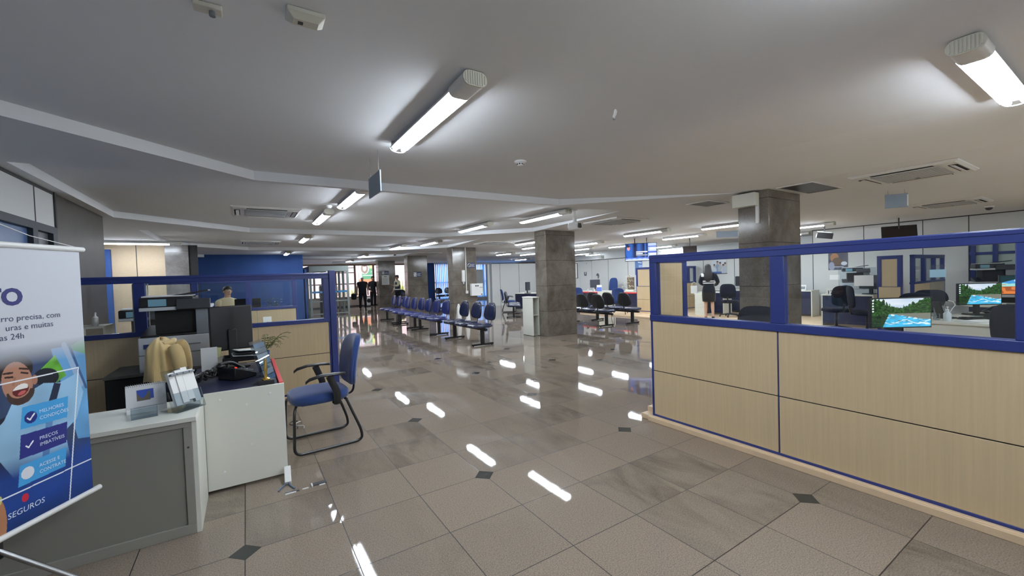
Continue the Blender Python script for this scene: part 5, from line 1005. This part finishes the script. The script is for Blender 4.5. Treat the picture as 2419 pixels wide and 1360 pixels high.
# things in the rear cubicle seen through the front screen glass
rd = make_desk('white desk carrying the blue disc card, just behind the front glazed screen', (-.7, 7.75, 0), 0, 1.35, .6, .74); make_monitor('black monitor seen from behind on the seated woman desk', (.03, 9.92, .741), PI - .25, .46, .3, M_MON, None, .16)
make_desk('white desk of the seated woman behind the rear glazed screen', (-.8, 9.62, 0), 0, 1.5, .6, .74)
fp = thing('potted_plant', 'leafy plant beside the seated woman, behind two panes', 'plant', (.47, 9.95, .741)); MB().lathe([(.05, 0), (.07, .12), (.06, .12), (.05, .02), (0, .02)], n=16).build('pot', M_WHITE2, fp); lf = MB(); r_ = random.Random(21)
for k in range(60):
    a = r_.uniform(0, 2 * PI); rr = r_.uniform(.02, .17); z = r_.uniform(.14, .42); p_ = Vector((math.cos(a) * rr, math.sin(a) * rr, z)); q_ = p_ + Vector((math.cos(a) * .05, math.sin(a) * .05, r_.uniform(-.02, .04))); w_ = Vector((-math.sin(a), math.cos(a), .3)) * .02
    lf.add([p_, (p_ + q_) / 2 - w_, q_, (p_ + q_) / 2 + w_], [(0, 1, 2, 3)])
for k in range(7): a = k * .9; lf.tube([(0, 0, .1), (math.cos(a) * .05, math.sin(a) * .05, .25), (math.cos(a) * .1, math.sin(a) * .1, .36)], .004, 5)
lf.build('foliage', mat('dark_leaf', (62, 84, 62), 0.6), fp)
crd = thing('blue_card', 'white card with a blue disc leaning in the rear cubicle', 'card', (.28, 7.95, .741), .1); MB().obox((0, 0, .1), .06, .003, .1, (-.12, 0, 0)).build('card', M_PAPER, crd); MB().lathe([(.04, 0), (.04, .003), (0, .003)], n=18).build('disc_print', M_BLUE, crd).matrix_local = Matrix.Translation((0, -.008, .075)) @ Matrix.Rotation(PI / 2 - .12, 4, 'X')
# ================================================================ people (built facing local -y)
SKIN = {k: mat('skin_' + k, c, 0.55, spec=0.35) for k, c in dict(light=(206, 164, 140), mid=(176, 132, 108), tan=(190, 148, 124)).items()}
M_HAIRD = mat('dark_hair', (34, 25, 23), 0.55, noise=((70, 70, 5), 0.5)); M_HAIRG = mat('grey_stubble', (96, 84, 78), 0.8); M_SHOE = mat('black_shoe', (18, 17, 18), 0.4)
def body(t, s, J, skin, extra_nose=True):
    """one continuous skin-modifier figure: J holds joints at 1.7 m scale"""
    V = []; E = []; R = []
    def v(p, r): V.append(Vector(p) * s); R.append((r[0] * s, r[1] * s) if isinstance(r, tuple) else (r * s, r * s)); return len(V) - 1
    def chain(a, pts):
        for p, r in pts: b = v(p, r); E.append((a, b)); a = b
        return a
    root = v(J['pelvis'], (.135, .10))
    ch = chain(root, [(J['waist'], (.118, .09)), (J['chest'], (.14, .10)), (J['upper'], (.12, .08)), (J['neck'], (.052, .054))])
    hd = J['head']; d = Vector(hd) - Vector(J['neck'])
    h1 = chain(ch, [(tuple(Vector(J['neck']) + d * .45), (.056, .062)), (hd, (.074, .09)), (tuple(Vector(hd) + Vector((0, .012, .065))), (.062, .075))])
    up = ch - 1
    for sd_ in ('L', 'R'):
        A = J['arm' + sd_]; h = Vector(A[3]); w = Vector(A[2]); d = (h - w).normalized(); sx = 1 if sd_ == 'L' else -1
        e = chain(up, [(A[0], .058), (tuple((Vector(A[0]) + Vector(A[1])) / 2), .050), (A[1], .041), (tuple((Vector(A[1]) * .6 + w * .4)), .041), (A[2], .027), (A[3], (.036, .020))])
        side = d.cross(Vector((0, 0, 1))); side = side.normalized() if side.length > .1 else Vector((0, 1, 0)); pal = side.cross(d)
        for k, L in enumerate((.062, .074, .070, .054)):
            o = h + side * (-.027 + .018 * k); chain(e, [(tuple(o + d * .035), .0092), (tuple(o + d * (.035 + L * .5) + pal * .008), .0084), (tuple(o + d * (.03 + L * .9) + pal * .028), .0072)])
        chain(e - 1, [(tuple(w + d * .03 - side * .035), .0105), (tuple(w + d * .065 - side * .052 + pal * .012), .0088)])
        G = J['leg' + sd_]
        chain(root, [(G[0], (.088, .088)), (tuple((Vector(G[0]) + Vector(G[1])) / 2), .073), (G[1], .052), (tuple(Vector(G[1]) * .68 + Vector(G[2]) * .32), .053), (G[2], .034), (tuple(Vector(G[2]) + Vector((0, -.02, -.045))), .034), (tuple(Vector(G[2]) + Vector(J.get('toe', (0, -.15, -.06)))), (.034, .022))])
    me = bpy.data.meshes.new('body'); me.from_pydata([tuple(p) for p in V], E, []); o = bpy.data.objects.new('body', me); C.objects.link(o); o.parent = t
    o.modifiers.new('skin', 'SKIN'); m = o.modifiers.new('sub', 'SUBSURF'); m.levels = 2; m.render_levels = 2
    if not me.skin_vertices: 
        import bmesh; bm = bmesh.new(); bm.from_mesh(me); bm.verts.layers.skin.verify(); bm.to_mesh(me); bm.free()
    for i, sv in enumerate(me.skin_vertices[0].data): sv.radius = R[i]; sv.use_root = (i == 0)
    o.modifiers['skin'].use_smooth_shade = True; me.materials.append(skin); return o
def ring(c, rx, ry, n=20, tilt=0.0, pw=.85):
    sg = lambda q: math.copysign(abs(q) ** pw, q)
    return [(c[0] + rx * sg(math.cos(2 * PI * k / n)), c[1] + ry * sg(math.sin(2 * PI * k / n)), c[2] + tilt * math.sin(2 * PI * k / n)) for k in range(n)]
def face(t, s, hd, skin, hair, style):
    hd = Vector(hd)
    MB().loft([ring((hd.x, hd.y - .094, hd.z - .018 + dz), w, .012 + q, 8, pw=1) for dz, w, q in ((.045, .007, -.002), (.02, .009, .004), (0, .014, .010), (-.01, .012, .004))]).build('nose', skin, t, angle=80).scale = (s, s, s)
    for sx in (-1, 1):
        e = MB().sup((hd.x + sx * .032, hd.y - .083, hd.z + .022), (.013, .008, .007), 1, 1, 12, 8).build('eye', M_PAPER, t); MB().sup((hd.x + sx * .032, hd.y - .089, hd.z + .022), (.006, .004, .006), 1, 1, 10, 6).build('iris', M_BLACKM, e); e.scale = (s, s, s)
        MB().sup((hd.x + sx * .078, hd.y + .008, hd.z + .008), (.010, .022, .034), .9, .9, 12, 8).build('ear', skin, t).scale = (s, s, s)
        MB().sup((hd.x + sx * .032, hd.y - .088, hd.z + .042), (.018, .006, .004), 1, 1, 10, 6).build('eyebrow', hair, t).scale = (s, s, s)
    MB().sup((hd.x, hd.y - .084, hd.z - .055), (.024, .010, .008), 1, 1, 14, 6).build('mouth', mat('lips', (150, 86, 80), 0.5), t).scale = (s, s, s)
    def capf(q):        # hair stops at the hairline: what lies before the ears and low is tucked inside the head
        lim = .035 - .55 * max(0, q.y + .03) - (.05 if abs(q.x) > .068 and q.y > -.045 else 0)
        return (q.x, q.y, q.z) if q.z > lim or q.y > .045 else (q.x * .6, q.y * .5, q.z * .6)
    if style == 'long':
        def hf(q): return (q.x * (1 + .10 * max(0, -q.z)), q.y * (.62 if q.y < 0 else 1) + .01, q.z)
        h = MB().loft([ring((hd.x + .006 * math.sin(9 * z_), hd.y + dy, hd.z + z_), w, dp, 22) for z_, w, dp, dy in ((.128, .02, .02, .015), (.118, .056, .06, .015), (.09, .082, .088, .016), (.04, .094, .096, .022), (-.03, .098, .086, .045), (-.10, .108, .074, .08), (-.20, .122, .056, .125), (-.30, .118, .046, .148), (-.38, .09, .034, .152), (-.42, .05, .016, .15))])
        h.build('hair', hair, t, angle=85, sub=1).scale = (s, s, s)
    elif style == 'short':
        MB().sup((hd.x, hd.y + .012, hd.z + .03), (.088, .104, .10), .95, 1, 28, 16, fn=capf).build('hair', hair, t, angle=80).scale = (s, s, s)
    elif style == 'stubble':
        MB().sup((hd.x, hd.y + .016, hd.z - .01), (.080, .096, .06), .9, .95, 28, 12, fn=capf).build('hair', hair, t, angle=80).scale = (s, s, s)
    elif style == 'bun':
        MB().sup((hd.x, hd.y + .012, hd.z + .03), (.09, .106, .10), .95, 1, 28, 16, fn=capf).sup((hd.x, hd.y + .11, hd.z + .03), (.05, .05, .06), 1, 1, 16, 10).build('hair', hair, t, angle=80).scale = (s, s, s)
def stand(**kw):
    J = dict(pelvis=(0, 0, .93), waist=(0, .005, 1.06), chest=(0, .012, 1.24), upper=(0, .012, 1.36), neck=(0, .0, 1.46), head=(0, -.018, 1.585),
             armL=((.165, .012, 1.375), (.215, .03, 1.11), (.225, -.03, .87), (.225, -.055, .80)), armR=((-.165, .012, 1.375), (-.215, .03, 1.11), (-.225, -.03, .87), (-.225, -.055, .80)),
             legL=((.085, 0, .88), (.095, -.01, .49), (.10, .02, .085)), legR=((-.085, 0, .88), (-.095, -.01, .49), (-.10, .02, .085)))
    J.update(kw); return J
def shirt(t, s, J, m, sleeve=1.0, long=.90, fat=1.0, name='shirt', mcuff=None):
    """torso rings plus sleeves; sleeve = share of the arm that is covered (1 = to the wrist)"""
    f = fat; pz = Vector(J['pelvis']); w = Vector(J['waist']); c = Vector(J['chest']); u = Vector(J['upper']); n = Vector(J['neck']); k = lambda a, b, q: tuple((Vector(a) * (1 - q) + Vector(b) * q) * 1)
    lowc = (pz.x, pz.y, pz.z + (long - .93))
    mb = MB().loft([ring(p, rx * f, ry * f) for p, rx, ry in ((lowc, .155, .112), (k(pz, w, .5), .15, .112), (tuple(w), .146, .110), (k(w, c, .5), .156, .114), (tuple(c), .170, .122), (k(c, u, .6), .176, .112), (tuple(u + Vector((0, 0, .03))), .185, .098), (tuple(u + Vector((0, 0, .07))), .155, .088), (k(u, n, .85), .085, .076), (k(u, n, 1.0), .066, .066))])
    for sd_ in ('L', 'R'):
        A = [Vector(q) for q in J['arm' + sd_]]; P = [A[0] * .75 + u * .25, A[0], A[0] * .5 + A[1] * .5, A[1], A[1] * .5 + A[2] * .5, A[2]]; rr = [.078, .080, .068, .059, .052, .044]
        q = 6 if sleeve > .9 else 3; mb.tube(P[:q], [x * (f * .5 + .5) for x in rr[:q]], 14)
    o = mb.build(name, m, t, angle=80, sub=1); o.scale = (s, s, s); return o
def trousers(t, s, J, m, fat=1.0, end=1.06):
    pz = Vector(J['pelvis']); mb = MB().loft([ring((pz.x, pz.y, z), rx * fat, ry * fat) for z, rx, ry in ((pz.z + .08, .145, .108), (pz.z, .158, .118), (pz.z - .07, .164, .122), (pz.z - .12, .15, .11))]) if abs(J['legL'][1][2] - J['legL'][0][2]) > .2 else MB().sup(pz, (.17, .14, .12), .8, .8)
    for sd_ in ('L', 'R'):
        G = [Vector(q) for q in J['leg' + sd_]]; mb.tube([G[0] + Vector((0, 0, .04)), G[0] * .5 + G[1] * .5, G[1], G[1] * .5 + G[2] * .5, G[1] * (1 - end) + G[2] * end], [.096 * fat, .086 * fat, .068, .064, .06], 14)
    o = mb.build('trousers', m, t, angle=80, sub=1); o.scale = (s, s, s)
def shoes(t, s, J, m, heel=False):
    for sd_ in ('L', 'R'):
        a = Vector(J['leg' + sd_][2])
        mb = MB().sup((a.x, a.y - .055, a.z - .045), (.046, .135, .04), .8, .8, 20, 10, fn=lambda q: (q.x * (1 - .25 * max(0, -q.y / .135)), q.y, max(q.z, -.036) if q.z < 0 else q.z * (1 + .35 * (q.y > 0))))
        mb.build('shoe', m, t, angle=70).scale = (s, s, s)
def person(label, loc, rotz, H, group=None):
    t = thing('person', label, 'person', loc, rotz, group); return t, H / 1.70
M_BLK = mat('black_cloth', (26, 27, 33), 0.85, spec=0.2, sheen=0.2); M_BLK2 = mat('black_trouser_cloth', (30, 30, 36), 0.85, spec=0.2)
# woman standing at the desks, seen from behind
J = stand(head=(.01, -.04, 1.575), armL=((.165, .012, 1.365), (.25, -.02, 1.12), (.13, -.23, 1.06), (.08, -.28, 1.05)), armR=((-.165, .012, 1.365), (-.27, .01, 1.13), (-.17, -.2, 1.03), (-.12, -.26, 1.03)),
          legL=((.085, 0, .88), (.09, -.015, .49), (.095, .02, .085)), legR=((-.085, 0, .88), (-.095, .02, .49), (-.11, .07, .10)))
t, s = person('woman with long dark hair in a black dress with two white stripes, back turned', (11.25, 7.06, ZP), math.radians(122), 1.60)
body(t, s, J, SKIN['light']); face(t, s, J['head'], SKIN['light'], M_HAIRD, 'long')
sh_ = shirt(t, s, J, M_BLK, 1.0, .95)
MB().loft([ring((0, .005, z), rx, ry, 24) for z, rx, ry in ((1.08, .152, .116), (1.0, .166, .126), (.92, .185, .140), (.80, .196, .148), (.66, .19, .142), (.56, .184, .138), (.54, .176, .13))]).build('skirt', M_BLK, t, angle=80, sub=1).scale = (s, s, s)
for z in (1.105, 1.165): MB().loft([ring((0, .006, z + dz), .158 + e, .121 + e, 24) for dz, e in ((0, .0), (.002, .004), (.026, .004), (.028, 0))]).build('white_stripe', M_PAPER, t, angle=60).scale = (s, s, s)
MB().loft([ring((.155 + dx, dy, z), rx, ry, 14) for dx, dy, z, rx, ry in ((.0, .09, 1.30, .05, .02), (-.005, .075, 1.37, .055, .03), (-.01, .02, 1.435, .055, .035), (.01, -.06, 1.38, .055, .03), (.02, -.085, 1.2, .05, .025), (.03, -.09, 1.05, .04, .02))]).build('white_scarf', M_PAPER, t, angle=80, sub=1).scale = (s, s, s)
shoes(t, s, J, M_SHOE)
bg_ = thing('tote_bag', 'white tote bag hanging at the forearm of the woman in black', 'bag', (10.98, 7.36, ZP), math.radians(122)); MB().loft([ring((0, 0, z), .09, .035, 12, pw=.5) for z in (.86, .90, 1.06, 1.08)]).build('bag_body', M_PAPER, bg_, angle=50); MB().tube([(-.06, 0, 1.07), (-.05, 0, 1.16), (0, 0, 1.19), (.05, 0, 1.16), (.06, 0, 1.07)], .006, 6).build('strap', M_PAPER, bg_)
bg_.location = (11.02, 7.37, -.05)
# two men and a guard by the street window
J = stand(legL=((.09, 0, .88), (.12, -.01, .49), (.13, .02, .085)), legR=((-.09, 0, .88), (-.11, -.01, .49), (-.12, .02, .085)), armL=((.18, .012, 1.375), (.25, .03, 1.12), (.26, -.03, .89), (.26, -.05, .82)), armR=((-.18, .012, 1.375), (-.25, .03, 1.12), (-.26, -.03, .89), (-.26, -.05, .82)))
t, s = person('bald stout man in a black short sleeved shirt, back turned, by the street window', (5.08, 22.3, 0), math.radians(165), 1.74)
body(t, s, J, SKIN['tan']); face(t, s, J['head'], SKIN['tan'], M_HAIRG, 'bald'); shirt(t, s, J, M_BLK, .5, .82, 1.32); trousers(t, s, J, M_BLK2, 1.22); shoes(t, s, J, M_SHOE)
hb_ = thing('shoulder_bag', 'dark bag hanging beside the bald man in black', 'bag', (4.62, 22.2, 0), .3); MB().sup((0, 0, .72), (.09, .17, .16), .5, .6, 20, 10).build('bag_body', M_BLK2, hb_, angle=70); MB().tube([(0, -.12, .84), (.06, -.05, .93), (.08, .05, .93), (0, .12, .84)], .012, 6).build('strap', M_BLACK, hb_)
J = stand(legL=((.085, 0, .88), (.08, -.03, .49), (.07, -.02, .085)), legR=((-.085, 0, .88), (-.09, .0, .49), (-.10, .03, .085)), armL=((.165, .012, 1.375), (.235, .05, 1.12), (.21, -.02, .88), (.20, -.05, .81)), armR=((-.165, .012, 1.375), (-.24, .05, 1.12), (-.17, -.1, .95), (-.13, -.15, .91)))
t, s = person('slim dark haired man in black facing the room, beside the far granite column', (5.98, 23.75, 0), math.radians(-8), 1.74)
body(t, s, J, SKIN['mid']); face(t, s, J['head'], SKIN['mid'], M_HAIRD, 'short'); shirt(t, s, J, M_BLK2, 1.0, .86, 1.02); trousers(t, s, J, M_BLK2); shoes(t, s, J, M_SHOE)
M_GUARD = mat('grey_vest_cloth', (62, 64, 70), 0.85, spec=0.2); M_YEL = mat('pale_shirt_cloth', (214, 210, 184), 0.85, spec=0.2)
J = stand(armL=((.165, .0, 1.375), (.2, -.1, 1.15), (.13, -.33, 1.2), (.12, -.41, 1.22)), armR=((-.165, .0, 1.375), (-.22, .03, 1.12), (-.2, -.12, .92), (-.19, -.17, .86)))
t, s = person('guard in a grey vest over pale sleeves and a cap, seen side on', (6.80, 21.95, 0), math.radians(-75), 1.74)
body(t, s, J, SKIN['mid']); face(t, s, J['head'], SKIN['mid'], M_HAIRD, 'short'); shirt(t, s, J, M_YEL, 1.0, .90, .98); trousers(t, s, J, M_BLK2); shoes(t, s, J, M_SHOE)
MB().loft([ring((0, .008, z), rx, ry) for z, rx, ry in ((.9, .163, .122), (1.06, .156, .122), (1.2, .168, .127), (1.33, .162, .115), (1.41, .10, .085))]).build('vest', M_GUARD, t, angle=80, sub=1).scale = (s, s, s); MB().loft([ring((0, .006, z), .166, .125) for z in (.955, .99)]).build('belt', M_PAPER, t, angle=60).scale = (s, s, s)
hd = J['head']; MB().lathe([(.094, .05), (.098, .07), (.09, .11), (.06, .135), (0, .14)], (hd[0], hd[1] + .01, hd[2]), 20).obox((hd[0], hd[1] - .11, hd[2] + .055), .06, .05, .005, (.2, 0, 0)).build('cap', M_GUARD, t, angle=60).scale = (s, s, s)
# seated woman in the rear cubicle
J = stand(pelvis=(0, .05, .55), waist=(0, .06, .70), chest=(0, .05, .90), upper=(0, .04, 1.03), neck=(0, .02, 1.13), head=(0, -.01, 1.25), armL=((.165, .04, 1.04), (.22, -.02, .78), (.16, -.26, .80), (.14, -.32, .80)), armR=((-.165, .04, 1.04), (-.22, -.02, .78), (-.16, -.26, .80), (-.14, -.32, .80)),
          legL=((.09, .0, .53), (.10, -.40, .52), (.10, -.40, .0)), legR=((-.09, .0, .53), (-.10, -.40, .52), (-.10, -.40, .0)))
t, s = person('woman with dark gathered hair in a cream top, seated at the rear desk', (-.33, 10.75, .125), math.radians(25), 1.66)
body(t, s, J, SKIN['light']); face(t, s, J['head'], SKIN['light'], M_HAIRD, 'bun'); shirt(t, s, J, mat('cream_cloth', (222, 206, 172), 0.85, spec=0.2), .5, .93); trousers(t, s, J, M_BLK2); shoes(t, s, J, M_SHOE)
dup(sw, (-.35, 10.84, 0), math.radians(25), 'dark office chair under the seated woman in the rear cubicle')
